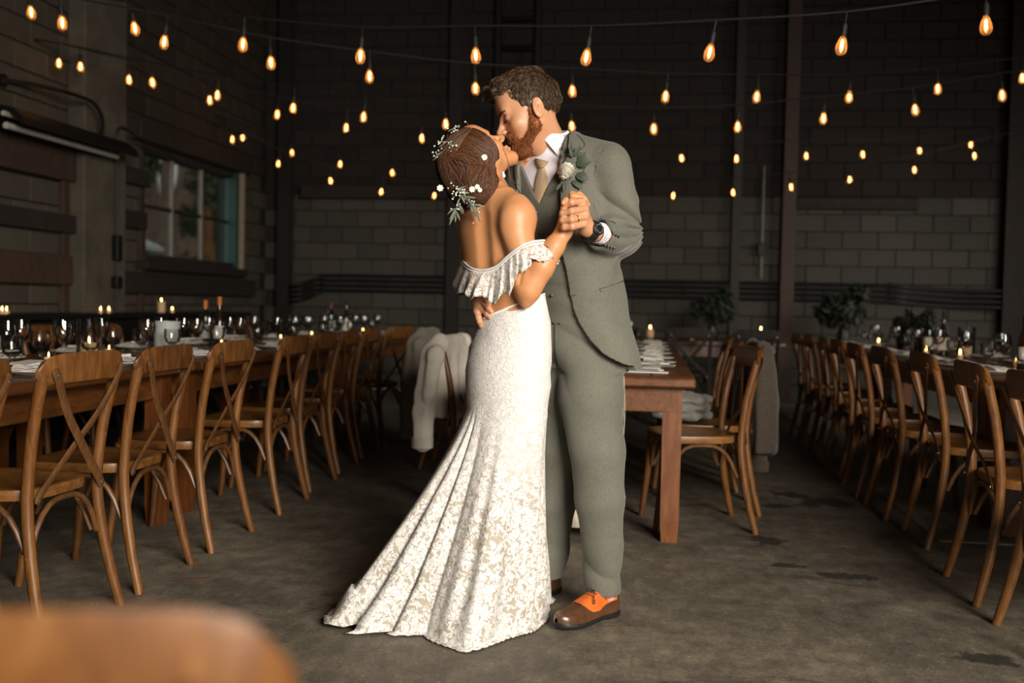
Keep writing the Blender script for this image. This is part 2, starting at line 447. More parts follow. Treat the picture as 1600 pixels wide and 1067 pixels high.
jb = MB().box((XL + .05, WY1 + .075, (WZ0 + WZ1) / 2), (.08, .05, H_ + .02), bev=.006).build('trim_2', MAT['pale_trim']); jb['kind'] = 'structure'
sb = MB().box((XL + .07, (WY0 + WY1) / 2, WZ0 - .05), (.14, W_ + .2, .09), bev=.01).build('trim_3', MAT['timber']); sb['kind'] = 'structure'

# ---- left wall: plastered pilaster, planks, conduit, lamp
ps = MB().box((XL + .09, 8.03, ZC / 2), (.16, .66, ZC - .01), bev=.012).build('trim_4', MAT['plaster']); ps['kind'] = 'structure'
planks = [(6.6, 7.86, 2.14, .26, 'dark horizontal plank on the left wall below the hooded lamp'),
          (6.6, 7.82, 1.66, .15, 'narrow dark plank on the left wall, second below the hooded lamp'),
          (6.6, 7.66, 1.28, .24, 'broad dark plank on the left wall just above the candle ledge'),
          (8.38, 8.93, 2.19, .15, 'short dark plank between pilaster and window, upper one'),
          (8.38, 8.88, 1.79, .16, 'short dark plank between pilaster and window, middle one'),
          (8.38, 11.5, 1.21, .20, 'long dark plank on the left wall under the window')]
for y0, y1, zc, h, lab in planks:
    tag(MB().box((XL + .06, (y0 + y1) / 2, zc), (.08, y1 - y0, h), bev=.008).build('wall_plank', MAT['timber_brown'] if h > .22 else MAT['timber'], loc=(0, 0, 0)), lab, 'plank', 'dark planks on the left wall')
for yy, lab in ((7.62, 'brown upright batten between planks left of the pilaster'), (8.86, 'brown upright batten left of the window')):
    tag(MB().box((XL + .04, yy, 1.35), (.05, .10, 2.0 if yy < 8 else .9), bev=.006).build('wall_batten', MAT['timber_brown']), lab, 'batten')
cd = empty('conduit', (XL + .19, 8.16, 0)); tag(cd, 'thin vertical conduit with a switch box on the pilaster', 'conduit')
MB().tube(catmull([(0, 0, .9), (0, 0, 1.5), (0, 0, 2.4), (0, .02, 2.52), (0, .12, 2.56), (0, .5, 2.50), (0, 1.2, 2.42)], 5), .011, 6).build('pipe', MAT['dark_steel'], cd, True)
MB().box((.01, 0, 1.50), (.06, .09, .22), bev=.008).build('switch_box', MAT['black_metal'], cd)
MB().box((.01, 0, 1.20), (.06, .10, .10), bev=.008).build('outlet_box', MAT['black_metal'], cd)
lp = empty('strip_lamp', (XL, 7.4, 2.3)); tag(lp, 'long black hooded strip lamp on a bent arm at the left wall', 'lamp')
hood = MB()
prof = [(.30, .10), (.38, .085), (.46, .02), (.47, -.035), (.45, -.035), (.37, .06), (.30, .075), (.23, .06), (.15, -.035), (.13, -.035), (.14, .02), (.22, .085)]
hood.loft([[(x, y, z) for x, z in prof] for y in (-.95, .62)])
hood.build('hood', MAT['black_metal'], lp)
MB().tube([(.30, -.90, -.035), (.30, .57, -.035)], .024, 10).build('lamp_tube', MAT['white_enamel'], lp, True)
MB().tube([(.30, -.93, .045), (.30, .60, .045)], .02, 6).build('ballast', MAT['white_enamel'], lp)
MB().tube(catmull([(.03, -.55, .36), (.15, -.35, .37), (.25, .0, .37), (.30, .22, .34), (.31, .33, .22), (.30, .33, .09)], 6), .016, 8).build('bent_arm', MAT['black_metal'], lp, True)
MB().lathe([(.05, -.01), (.05, .015), (.02, .03)], seg=12).build('wall_rose', MAT['black_metal'], lp, loc=(.03, -.55, .36), rot=(0, pi / 2, 0))
# black ledge under it
lg = empty('wall_counter', (XL, 7.6, 0)); tag(lg, 'long black counter along the left wall with candles on it', 'counter')
MB().box((.30, 0, .915), (.50, 5.4, .045), bev=.006).build('counter_top', MAT['black_paint'], lg)
MB().box((.28, 0, .445), (.42, 5.3, .89), bev=.004).build('body', MAT['black_paint'], lg)

# ---- back wall: columns, beams, conduits, ladder, pipe
def column(x, w, d, mat, lab, z1=ZC - .02):
    o = empty('steel_column', (x, YB - .02 - d / 2, 0)); tag(o, lab, 'column')
    m = MB(); t = .014
    m.box((0, -d / 2 + t / 2, z1 / 2), (w, t, z1)); m.box((0, d / 2 - t / 2, z1 / 2), (w, t, z1)); m.box((0, 0, z1 / 2), (t, d - 2 * t, z1))
    m.build('shaft', MAT[mat], o); MB().box((0, 0, .01), (w + .1, d + .06, .02)).build('base_plate', MAT[mat], o)
column(1.53, .15, .15, 'brown_steel', 'brown steel column at the back wall right of the middle')
column(4.02, .32, .22, 'timber', 'wide dark column in the right back corner')
column(-4.55, .16, .16, 'dark_steel', 'dark steel column at the back left corner')
column(.94, .10, .10, 'dark_steel', 'thin dark column at the back wall beside the vertical pipe')
column(-2.42, .14, .14, 'dark_steel', 'dark column at the back wall behind the bride')
tag(MB().box((-3.21, YB - .095, 2.42), (2.27, .13, .16), bev=.01).build('wall_beam', MAT['timber']), 'dark timber beam high on the back wall at left', 'beam')
tag(MB().box((2.28, YB - .08, 2.32), (1.36, .10, .15), bev=.02).build('wall_beam', MAT['timber']), 'short dark timber beam on the back wall at right', 'beam')
names = ['topmost', 'second from top', 'third from top', 'lowest']
for i in range(4):
    z = 1.395 - i * .062; y = YB - .065
    cp = empty('conduit_pipe', (0, y, z)); tag(cp, names[i] + ' of four long black pipes running along the back wall', 'pipe', 'pipes along the back wall')
    MB().tube(catmull([(-4.40, -.22, -.13), (-4.25, -.18, -.11), (-4.05, -.06, -.02), (-3.9, 0, 0), (-2, 0, 0), (0, 0, -.006), (2.4, 0, -.008), (3.0, 0, -.03), (3.4, -.04, -.05), (3.85, -.14, -.05)], 4), .021, 8).build('pipe', MAT['black_metal'], cp, True)
    for x in (-3.85, -2.9, -1.5, .3, 1.75, 2.7):
        MB().tube([(x - .012, 0, 0), (x + .012, 0, 0)], .026, 8).build('strap', MAT['dark_steel'], cp)
vp = empty('vertical_pipe', (1.24, YB - .06, 0)); tag(vp, 'vertical pipe with a small box on the back wall', 'pipe')
MB().tube([(0, 0, 1.45), (.0, 0, 2.75)], .014, 6).build('pipe', MAT['galv'], vp, True)
MB().box((0, -.01, 1.78), (.10, .07, .14), bev=.008).build('junction_box', MAT['dark_steel'], vp)
ld = empty('wall_ladder', (-1.665, YB - .14, 0)); tag(ld, 'dark fixed ladder high on the back wall above the groom', 'ladder')
for s in (-1, 1): MB().box((s * .24, 0, 3.85), (.07, .09, 2.6), bev=.006).build('rail', MAT['black_paint'], ld)
for k in range(7): MB().tube([(-.22, 0, 2.75 + k * .345), (.22, 0, 2.75 + k * .345)], .030, 8).build('rung', MAT['black_paint'], ld, True)

# ---- outside the window: bank, trees, teal shed
m, nt, bs = new_mat('forest_bank')
v = coords(nt); n1 = noise(nt, v, 1.1, 6, .7); n2 = noise(nt, v, 6, 5, .7)
c = ramp(nt, n1, [(.35, (.07, .07, .03)), (.5, (.26, .18, .10)), (.62, (.16, .19, .07)), (.75, (.45, .32, .21))])
nt.links.new(mixc(nt, .5, c, ramp(nt, n2, [(.3, (.05, .05, .025)), (.7, (.5, .42, .26))])), bs.inputs['Base Color'])
bs.inputs['Roughness'].default_value = .95; bump(nt, bs, n2, .8, .1)
bk = MB(); rows = []
rr = random.Random(3)
for i in range(26):
    t = i / 25; x = -5.2 - 22 * t
    z = -.3 + (0 if t < .15 else 9.0 * (t - .15) ** 1.1)
    rows.append([(x + rr.uniform(-.15, .15), 4 + 1.05 * j, z + rr.uniform(-.25, .25) * min(1, t * 4)) for j in range(34)])
bk.loft(rows, closed=False, cap=False)
o = bk.build('ground_outside', MAT['forest_bank'], None, True); o['kind'] = 'structure'
wood('bark', (.13, .085, .055), (.30, .21, .15), (.48, .36, .27), sc=(9, 9, 1.2), rough=.95, coat=0)
wood('bark_red', (.16, .06, .025), (.36, .15, .06), (.52, .24, .10), sc=(9, 9, 1.2), rough=.95, coat=0)
simple('foliage', (.09, .13, .05), .8, var=.5, scale=6)
simple('foliage_olive', (.19, .19, .07), .8, var=.5, scale=6)
def leafblob(mb, c, r, n, size, rnd, sq=(1, 1, 1)):
    for _ in range(n):
        d = Vector((rnd.gauss(0, 1), rnd.gauss(0, 1), rnd.gauss(0, 1))); d.normalize()
        p = Vector(c) + Vector((d.x * sq[0], d.y * sq[1], d.z * sq[2])) * r * rnd.uniform(.45, 1.0)
        a = Vector((rnd.gauss(0, 1), rnd.gauss(0, 1), rnd.gauss(0, 1))).normalized(); b = a.cross(d).normalized(); s = size * rnd.uniform(.6, 1.3)
        mb.add([p - a * s, p + b * s * .45 + d * s * .15, p + a * s, p - b * s * .45 + d * s * .15], [(0, 1, 2, 3)])
def tree(x, y, zb, h, r, bark, lab, crowns, fol, rnd):
    o = empty('tree', (x, y, zb)); tag(o, lab, 'tree', 'trees outside the window')
    pts = [(rnd.uniform(-.06, .06) * k, rnd.uniform(-.06, .06) * k, h * k / 6) for k in range(7)]
    MB().tube(pts, [r * (1.25 - .14 * k) for k in range(7)], 10).build('trunk', MAT[bark], o, True)
    m = MB()
    for (cx, cy, cz, cr) in crowns: leafblob(m, (cx, cy, cz), cr, 260, .16, rnd)
    m.build('crown', MAT[fol], o)
rnd = random.Random(11)
def bank_z(x): t = (-x - 5.2) / 22; return -.3 + (0 if t < .15 else 9 * (t - .15) ** 1.1)
def outside(u, X):
    r = room(ray(u, 330)); t = X / r[0]; return r[1] * t
for (u, X, r, bark, lab, cr, fol) in [
    (238, -12.5, .26, 'bark', 'pale barked tree in the leftmost upper window pane', [(.2, 0, 5.6, .9), (.3, -1.2, 3.4, .5)], 'foliage'),
    (262, -13.5, .22, 'bark', 'second pale tree trunk from the left outside the window', [(.2, .2, 5.5, .9), (.5, .6, 2.0, .5)], 'foliage'),
    (292, -14.5, .42, 'bark', 'thick tree trunk behind the middle window panes', [(.3, .6, 4.4, .8), (.8, .2, 2.2, .55)], 'foliage_olive'),
    (326, -11.0, .16, 'bark_red', 'reddish brown tree trunk near the right window panes', [(.3, .3, 2.2, .45), (.2, -.4, 3.6, .6)], 'foliage'),
    (349, -12.0, .20, 'bark_red', 'reddish tree seen through the rightmost window pane', [(.2, .4, 1.7, .6), (.2, .3, 3.4, .7)], 'foliage_olive')]:
    tree(X, outside(u, X), bank_z(X) - .2, 6.5, r, bark, lab, cr, fol, rnd)
for i, (u, X, r_, fol, lab) in enumerate([(306, -10.4, .55, 'foliage', 'dark leafy bush outside behind the lower middle pane'), (356, -8.4, .5, 'foliage_olive', 'olive green bush outside behind the lower right pane'), (318, -17.0, 1.0, 'foliage', 'bush high on the bank outside the window'), (250, -17.5, .9, 'foliage_olive', 'bush on the bank behind the pale tree trunks')]):
    o = empty('bush', (X, outside(u, X), bank_z(X))); tag(o, lab, 'bush', 'bushes outside the window')
    m = MB(); leafblob(m, (0, 0, 1.1 if X > -11 else .6), r_, 420, .15, rnd, (1, 1, 1.3)); m.build('foliage', MAT[fol], o)
    MB().tube([(0, 0, -.2), (0, 0, 1.1 if X > -11 else .6)], .05, 6).build('stem', MAT['bark'], o)
sh = empty('shed', (-8.6, outside(254, -7.75) - 1.0, 0)); tag(sh, 'small teal shed with a pale roof outside the window', 'shed')
MB().box((0, 0, .85), (1.6, 1.5, 1.9), bev=.02).build('wall', MAT['teal_paint'], sh)
MB().box((.80, .66, .85), (.08, .14, 1.9)).build('corner_post', MAT['bright_teal'], sh)
MB().loft([[(-.95, y, 1.80), (.95, y, 1.80), (.95, y, 1.86), (0, y, 2.25), (-.95, y, 1.86)] for y in (-.9, .9)]).build('roof', MAT['white_paint'], sh)
for u, X, h, lab in ((263, -7.3, 2.05, 'tall peeled log post outside the left window pane'), (284, -7.4, 1.72, 'short peeled log post outside the lower middle pane')):
    o = tag(MB().tube([(0, 0, -.3), (.03, .02, h * .5), (.02, -.03, h)], [.075, .07, .065], 10).build('log_post', MAT['log_wood'], None, True, (X, outside(u, X), 0)), lab, 'log')

# ================================================================== CHAIRS
def make_chair():
    root = empty('crossback_chair')
    # seat: rounded trapezoid, slightly dished, with a rim
    n = 32; rings = []
    def outline(k, sc):
        a = 2 * pi * k / n; e = .55
        x = math.copysign(abs(cos(a)) ** e, cos(a)); y = math.copysign(abs(sin(a)) ** e, sin(a))
        return x * (.205 + .018 * y) * sc, y * .205 * sc
    for sc, z in ((.90, .426), (.985, .430), (1.0, .447), (.99, .463), (.94, .466), (.80, .458), (.4, .453), (.02, .452)):
        rings.append([(*outline(k, sc), z) for k in range(n)])
    MB().loft(rings).build('seat', MAT['seat_wood'], root, True)
    for s in (-1, 1):
        MB().tube(catmull([(s * .212, -.275, 0), (s * .200, -.235, .16), (s * .188, -.205, .34), (s * .184, -.200, .48), (s * .190, -.222, .66), (s * .200, -.262, .83)], 4),
                  [.0155, .0162, .0170, .0176, .0182] + [.0188] * 16, 10).build('leg', MAT['chair_wood'], root, True)
        m = MB(); m.tube([(s * .190, .205, 0), (s * .178, .178, .24), (s * .172, .165, .445)], [.0155, .0178, .0195], 10); m.tube([(s * .1755, .1715, .335), (s * .1745, .170, .350)], .0222, 10)
        m.build('leg', MAT['chair_wood'], root, True)
    # curved top rail with rounded ends
    rings = []; N = 20
    for i in range(N + 1):
        t = -1 + 2 * i / N; x = .226 * t; y = -.262 - .030 * (1 - t * t)
        h = .046 * (max(0.04, 1 - abs(t) ** 9)) ** .5; zc = .836 + .008 * (1 - t * t); th = .0115 if abs(t) < .97 else .008
        ang = -.060 * t * 2.0
        nx, ny = -sin(ang * 2), cos(ang * 2)
        ring = []
        for (a, b) in ((-1, -.8), (-.7, -1), (.7, -1), (1, -.8), (1, .8), (.7, 1), (-.7, 1), (-1, .8)):
            ring.append((x + nx * b * th, y + ny * b * th, zc + a * h - .006 * b))
        rings.append(ring)
    MB().loft(rings).build('top_rail', MAT['chair_wood'], root, True)
    for s in (-1, 1):
        pts = catmull([(-s * .182, -.292, .845), (-s * .165, -.291, .81), (-s * .09, -.272, .70), (s * 0, -.252 - .006 * s, .60), (s * .09, -.236, .52), (s * .155, -.226, .455), (s * .176, -.224, .425)], 4)
        rad = [.72] + [1.0] * (len(pts) - 2) + [.72]
        sl = MB().tube(pts, rad, 8, up=(0, 1, .25), flat=(.0165, .0048)).build('cross_slat', MAT['chair_slat'], root, True)
        m = MB(); m.lathe([(.0075, -.001), (.0075, .002), (.004, .004)], seg=8)
        o = m.build('bolt', MAT['bolt_metal'], sl, loc=(-s * .172, -.2965, .825), rot=(pi / 2, 0, 0))
        o = m.build('bolt', MAT['bolt_metal'], sl, loc=(s * .170, -.2295, .436), rot=(pi / 2, 0, 0))
    # bentwood arches under the seat
    def arch(p, q):
        p, q = np.array(p), np.array(q); pts = []
        for i in range(13):
            t = i / 12; e = abs(2 * t - 1) ** 3.2
            r = p + (q - p) * t; r[2] = .418 - .150 * e; pts.append(r)
        MB().tube(pts, .0098, 8).build('arch_brace', MAT['chair_slat'], root, True)
    arch((-.178, -.203, 0), (.178, -.203, 0)); arch((-.158, .163, 0), (.158, .163, 0))
    for s in (-1, 1): arch((s * .176, -.185, 0), (s * .170, .150, 0))
    return root
chair0 = make_chair(); used = [False]
def chair(x, y, rz, label, group, z=0.0):
    o = chair0 if not used[0] else copy_tree(chair0)
    used[0] = True
    o.location = (x, y, z); o.rotation_euler = (0, 0, rz)
    tag(o, label, 'chair', group); return o
GL = 'crossback chairs on the aisle side of the left table'
ordn = ['nearest', 'second', 'third', 'fourth', 'fifth', 'sixth', 'seventh', 'eighth', 'ninth']
for i, (y, dx, r) in enumerate([(2.40, 0, 0), (3.00, .0, -.03), (3.54, 0, .02), (4.15, 0, 0), (4.93, -.01, .02), (5.55, -.06, -.02), (6.15, -.10, .02), (6.80, -.14, 0), (7.42, -.07, -.25)]):
    chair(-2.085 + dx, y, pi / 2 + r, ordn[i] + ' wooden crossback chair from the camera along the left table aisle side', GL)
GR = 'crossback chairs on the aisle side of the right table'
for i, (y, dx, r) in enumerate([(3.41, .0, .02), (4.03, 0, -.03), (4.92, .05, 0), (5.54, 0, .03), (6.14, -.02, 0), (6.83, .0, .02), (7.45, .02, -.02), (8.05, 0, 0), (8.65, 0, .02)]):
    chair(1.485 + dx, y, -pi / 2 + r, ordn[i] + ' wooden crossback chair from the camera along the right table aisle side', GR)
GC = 'crossback chairs at the centre table'
chair(.205, 5.0, radians(101), 'crossback chair nearest the camera on the right side of the centre table', GC)
chair(.29, 5.47, radians(93), 'crossback chair with a brown coat behind the nearest one at the centre table', GC)
chair(.24, 6.15, radians(90), 'third crossback chair on the right side of the centre table', GC)
chair(.24, 6.85, radians(90), 'fourth crossback chair on the right side of the centre table', GC)
chair(-.80, 5.28, -pi / 2 - .15, 'crossback chair carrying the pale beige jacket behind the bride', GC)
chair(-1.20, 6.5, -pi / 2, 'crossback chair carrying the dark olive jacket left of the centre table', GC)
chair(-.84, 7.5, -pi / 2, 'last crossback chair on the left side of the centre table', GC)
GF = 'crossback chairs on the far side of the left table'
for i, y in enumerate([4.75, 5.55, 6.25, 6.95, 7.7, 8.5]):
    chair(-3.38, y, -pi / 2 + .03 * ((i % 3) - 1), ordn[i] + ' crossback chair from the camera on the wall side of the left table', GF)
GB = 'dark crossback chairs at the back tables'
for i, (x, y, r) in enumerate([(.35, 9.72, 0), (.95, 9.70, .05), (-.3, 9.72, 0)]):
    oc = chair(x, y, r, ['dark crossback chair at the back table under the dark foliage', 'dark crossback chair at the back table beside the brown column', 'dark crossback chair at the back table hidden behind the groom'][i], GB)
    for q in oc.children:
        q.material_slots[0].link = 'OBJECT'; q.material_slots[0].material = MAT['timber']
chair(-.500, .775, radians(15), 'out of focus crossback chair right in front of the camera', 'foreground chair')

# ================================================================== TABLES
def make_table(w, l, lab, x, y):
    o = empty('farm_table', (x, y, 0)); tag(o, lab, 'table')
    n = 5; pw = w / n
    for i in range(n):
        MB().box((-w / 2 + pw * (i + .5), 0, .737), (pw - .003, l - .20, .045), bev=.006).build('plank', MAT['table_wood'], o)
    for s in (-1, 1):
        MB().box((0, s * (l / 2 - .05), .737), (w, .098, .045), bev=.009).build('end_board', MAT['table_wood'], o)
        MB().box((s * (w / 2 - .10), 0, .655), (.03, l - .22, .115), bev=.004).build('apron', MAT['table_wood'], o)
        MB().box((0, s * (l / 2 - .085), .655), (w - .15, .03, .115), bev=.004).build('apron', MAT['table_wood'], o)
        for t in (-1, 1):
            m = MB(); m.loft([[(s * (w / 2 - .10) + a * h, t * (l / 2 - .115) + b * h, z) for a, b in ((-1, -1), (1, -1), (1, 1), (-1, 1))] for h, z in ((.036, 0), (.042, .10), (.044, .7125))])
            m.build('leg', MAT['table_leg'], o)
    return o
for i, y in enumerate([3.22, 5.90, 8.58]):
    make_table(1.04, 2.64, ordn[i] + ' farm table from the camera in the left row', -2.73, y)
for i, y in enumerate([3.9, 6.55, 9.2]):
    make_table(1.0, 2.60, ordn[i] + ' farm table from the camera in the right row', 2.13, y)
make_table(1.0, 2.44, 'farm table end-on behind the groom with a gauze runner', -.30, 5.72)
make_table(1.0, 2.1, 'farm table continuing behind the centre table', -.30, 8.02)
bt = make_table(.95, 2.7, 'dark long table across the back of the room', -.05, 10.45); bt.rotation_euler = (0, 0, pi / 2)
# ================================================================== STRING LIGHTS
glassm = MB().lathe([(.010, -.110), (.013, -.117), (.020, -.135), (.0255, -.155), (.0262, -.168), (.0235, -.183), (.015, -.194), (.004, -.198)], seg=14).mesh('light_bulb', True); glassm.materials.append(MAT['amber_glass'])
sockm = MB().tube([(0, 0, 0), (0, 0, -.055)], .0035, 6).lathe([(.006, -.112), (.0135, -.110), (.0145, -.070), (.011, -.056), (.004, -.052)], seg=10).mesh('socket', True); sockm.materials.append(MAT['black_rubber'])
film = MB().lathe([(.002, -.126), (.0062, -.134), (.0066, -.168), (.002, -.178)], seg=8).mesh('filament', True); film.materials.append(MAT['filament'])
def string_light(label, bulbs, dl, dr, ul, ur, pre=None, post=None):
    """bulbs: pixel positions of the bulbs; depth runs from dl at pixel column ul to dr at ur"""
    rnd = random.Random(len(label) * 7 + len(bulbs))
    depth = lambda u: 1.0 / (1 / dl + (1 / dr - 1 / dl) * (u - ul) / (ur - ul))
    root = empty('string_light', (0, 0, 0)); tag(root, label, 'string lights', 'strings of bulbs zigzagging under the roof')
    pts = []
    if pre: pts += [room(P(*q)) for q in pre]
    for (u, v) in bulbs:
        p = room(P(u, v, depth(u))) + np.array([0, 0, .155]); pts.append(p)
        b = bpy.data.objects.new('light_bulb', glassm); COL.objects.link(b); b.parent = root; b.location = p
        b.rotation_euler = (rnd.uniform(-.12, .12), rnd.uniform(-.14, .14), rnd.uniform(0, 6))
        for nm, me in (('socket', sockm), ('filament', film)):
            c = bpy.data.objects.new(nm, me); COL.objects.link(c); c.parent = b
    if post: pts += [room(P(*q)) for q in post]
    MB().tube(catmull(pts, 5), .0055, 6).build('cord', MAT['black_rubber'], root, True)
string_light('nearest string of glowing bulbs across the top of the picture', [(44, 20), (203, 45), (382, 70), (566, 88), (741, 88), (923, 90), (1118, 83), (1322, 72), (1539, 42), (1790, -10)], 6.1, 4.35, 44, 1539, [(-70, -50, 6.3)], [(1960, -80, 4.1)])
string_light('second string of glowing bulbs, passing just above the groom', [(93, 35), (262, 66), (421, 99), (577, 120), (741, 138), (893, 144), (1043, 151), (1185, 152), (1328, 151), (1464, 139), (1596, 122)], 5.7, 7.2, 93, 1464, [(-60, -50, 5.9)], [(1690, 70, 7.4)])
string_light('string of bulbs level with the groom\'s face, rising to the right', [(124, 105), (234, 129), (342, 149), (460, 169), (571, 183), (695, 195), (795, 199), (890, 198), (1021, 202), (1154, 198), (1287, 185), (1425, 172), (1563, 150)], 7.85, 6.8, 124, 1563, [(53, 61, 7.85)], [(1700, 95, 6.6)])
string_light('string of bulbs from the upper left wall sinking to the right', [(91, 99), (201, 125), (326, 157), (434, 180), (543, 200), (658, 216), (770, 229), (870, 238), (967, 245), (1063, 248), (1150, 248), (1258, 244), (1346, 242), (1435, 236), (1518, 227)], 7.8, 10.6, 91, 1518, [(53, 61, 7.8)], [(1585, 195, 10.7)])
string_light('lower string of bulbs swinging up to the right back column', [(377, 216), (456, 239), (532, 257), (613, 271), (700, 284), (790, 294), (880, 301), (965, 305), (1052, 306), (1145, 301), (1233, 293), (1329, 281), (1428, 266), (1520, 244)], 11.0, 10.3, 377, 1520, [(338, 180, 11.0)], [(1590, 205, 10.4)])
string_light('lowest string of bulbs at the left, ending behind the couple', [(364, 218), (437, 256), (515, 283), (598, 300), (679, 306), (765, 309), (850, 307)], 10.6, 11.5, 364, 850, [(338, 180, 10.7)], [(900, 285, 11.6)])

# ================================================================== TABLEWARE
ZT = .7605
def proto(fn): return fn()
def mk_wine():
    return MB().lathe([(.0335, 0), (.0335, .002), (.010, .006), (.0042, .012), (.0038, .075), (.008, .083), (.028, .098), (.038, .122), (.0385, .145), (.0325, .178), (.0318, .178), (.0375, .145), (.037, .123), (.027, .100), (.004, .088)], seg=14).mesh('wine_glass', True)
def mk_goblet():
    return MB().lathe([(.034, 0), (.034, .002), (.012, .006), (.006, .014), (.006, .042), (.012, .050), (.033, .066), (.0395, .092), (.0385, .128), (.0375, .128), (.0385, .092), (.032, .068), (.004, .054)], seg=14).mesh('goblet', True)
wine_me, gob_me = mk_wine(), mk_goblet()
for me in (wine_me, gob_me): me.transform(Matrix.Scale(1.12, 4))
wine_me.materials.append(MAT['glass']); gob_me.materials.append(MAT['glass'])
plate_me = MB().lathe([(.075, 0), (.08, .003), (.125, .014), (.135, .018), (.135, .021), (.122, .017), (.078, .007), (.005, .006)], seg=24).mesh('dinner_plate', True); plate_me.materials.append(MAT['ceramic'])
def napkin_mesh(seed):
    r = random.Random(seed); m = MB(); nx, ny = 10, 7
    for layer in range(3):
        z0 = .004 + layer * .006; a = r.uniform(-.08, .08); vs_ = []
        for lay in (0, 1):
            for i in range(nx):
                for j in range(ny):
                    x = (i / (nx - 1) - .5) * (.20 - .012 * layer); y = (j / (ny - 1) - .5) * (.115 - .012 * layer)
                    z = z0 + .004 * sin(i * 1.1 + layer) + .003 * sin(j * 1.7 + seed) + (.0045 if lay else 0)
                    vs_.append((x * cos(a) - y * sin(a), x * sin(a) + y * cos(a), z))
        N = nx * ny; fs = []
        for i in range(nx - 1):
            for j in range(ny - 1):
                q = (i * ny + j, (i + 1) * ny + j, (i + 1) * ny + j + 1, i * ny + j + 1)
                fs.append(tuple(N + k for k in q)); fs.append(q[::-1])
        edge = [(i, 0) for i in range(nx)] + [(nx - 1, j) for j in range(1, ny)] + [(i, ny - 1) for i in range(nx - 2, -1, -1)] + [(0, j) for j in range(ny - 2, 0, -1)]
        for k in range(len(edge)):
            p, q = edge[k], edge[(k + 1) % len(edge)]; a_, b_ = p[0] * ny + p[1], q[0] * ny + q[1]
            fs.append((a_, b_, N + b_, N + a_))
        m.add(vs_, fs)
    me = m.mesh('napkin', True); me.materials.append(MAT['linen']); return me
nap_me = [napkin_mesh(s) for s in range(3)]
menu_me = MB().add([(-.075, -.05, .0), (.075, -.05, 0), (.075, .05, .0), (-.075, .05, 0), (-.075, -.05, .002), (.075, -.05, .012), (.075, .05, .010), (-.075, .05, .003)], [(3, 2, 1, 0), (4, 5, 6, 7), (0, 1, 5, 4), (1, 2, 6, 5), (2, 3, 7, 6), (3, 0, 4, 7)]).mesh('menu_card'); menu_me.materials.append(MAT['paper'])
fork = MB(); fork.tube([(0, -.10, .003), (0, -.04, .005), (0, .03, .004), (0, .05, .003)], [1, .8, .6, 1.6], 6, up=(0, 0, 1), flat=(.0055, .0016))
for k in (-1.5, -.5, .5, 1.5): fork.tube([(k * .0045, .045, .003), (k * .0045, .07, .002), (k * .0045, .095, .005)], .0014, 4)
fork_me = fork.mesh('fork', True); fork_me.materials.append(MAT['silver'])
knife_me = MB().tube([(0, -.11, .003), (0, -.02, .004), (0, -.01, .003), (0, .05, .003), (0, .11, .003)], [.9, 1.0, .7, 1.5, .5], 6, up=(0, 0, 1), flat=(.0068, .0020)).mesh('knife', True); knife_me.materials.append(MAT['silver'])
def put(name, me, x, y, z, rz, label, cat, group, tilt=0):
    o = bpy.data.objects.new(name, me); COL.objects.link(o); o.location = (x, y, z); o.rotation_euler = (tilt, 0, rz); tag(o, label, cat, group); return o

ORD = ['first', 'second', 'third', 'fourth', 'fifth', 'sixth', 'seventh', 'eighth', 'ninth', 'tenth', 'eleventh', 'twelfth']
def place(x, y, face, where, k, rnd, full=True, menu=True):
    """one place setting; face=+1: the diner looks along +X; k: its number from the camera"""
    r = pi / 2 if face < 0 else -pi / 2
    lab = lambda what: '%s %s from the camera, %s table' % (ORD[k], what, where)
    put('dinner_plate', plate_me, x, y, ZT, 0, lab('white dinner plate'), 'plate', 'plates on the tables')
    put('napkin', nap_me[rnd.randrange(3)], x - .01 * face, y, ZT + .016, r + rnd.uniform(-.3, .3), lab('folded cream napkin on a plate'), 'napkin', 'napkins on the tables')
    if menu: put('menu_card', menu_me, x + .03 * face, y + .01, ZT + .040, r + rnd.uniform(-.4, .4), lab('small white card on a napkin'), 'card', 'cards on the napkins', tilt=rnd.uniform(.0, .10))
    if full:
        put('fork', fork_me, x, y + .17, ZT, -pi / 2 if face > 0 else pi / 2, lab('silver fork'), 'fork', 'forks on the tables')
        put('knife', knife_me, x, y - .17, ZT, -pi / 2 if face > 0 else pi / 2, lab('silver knife'), 'knife', 'knives on the tables')
    put('wine_glass', wine_me, x + .20 * face, y - .10 + rnd.uniform(-.03, .03), ZT, rnd.uniform(0, 3), lab('clear stemmed wine glass'), 'wine glass', 'wine glasses on the tables')
    put('goblet', gob_me, x + .17 * face, y + .10 + rnd.uniform(-.03, .03), ZT, rnd.uniform(0, 3), lab('short footed water goblet'), 'goblet', 'goblets on the tables')
rnd = random.Random(5)
for k, y in enumerate((2.45, 3.05, 3.60, 4.20, 4.95, 5.55, 6.15, 6.8, 7.45, 8.2, 8.9)):
    place(-2.40, y, -1, 'aisle side of the left', k, rnd, y < 6)
for k, y in enumerate((4.28, 4.95, 5.60, 6.25, 6.95, 7.7, 8.5, 9.2)):
    place(-3.05, y, 1, 'wall side of the left', k, rnd, False, y < 7)
for k, y in enumerate((3.45, 4.1, 4.95, 5.6, 6.2, 6.9, 7.5, 8.1, 8.8, 9.6)):
    place(1.82, y, 1, 'aisle side of the right', k, rnd, y < 6, False)
for k, y in enumerate((5.3, 6.0, 6.9, 7.6, 8.4, 9.2)):
    place(2.42, y, -1, 'far side of the right', k, rnd, False, False)
for k, y in enumerate((5.5, 6.0, 6.6, 7.2, 7.8, 8.5)):
    place(.0, y, -1, 'right side of the centre', k, rnd, y < 7, y < 6)
    place(-.60, y, 1, 'left side of the centre', k, rnd, False, False)
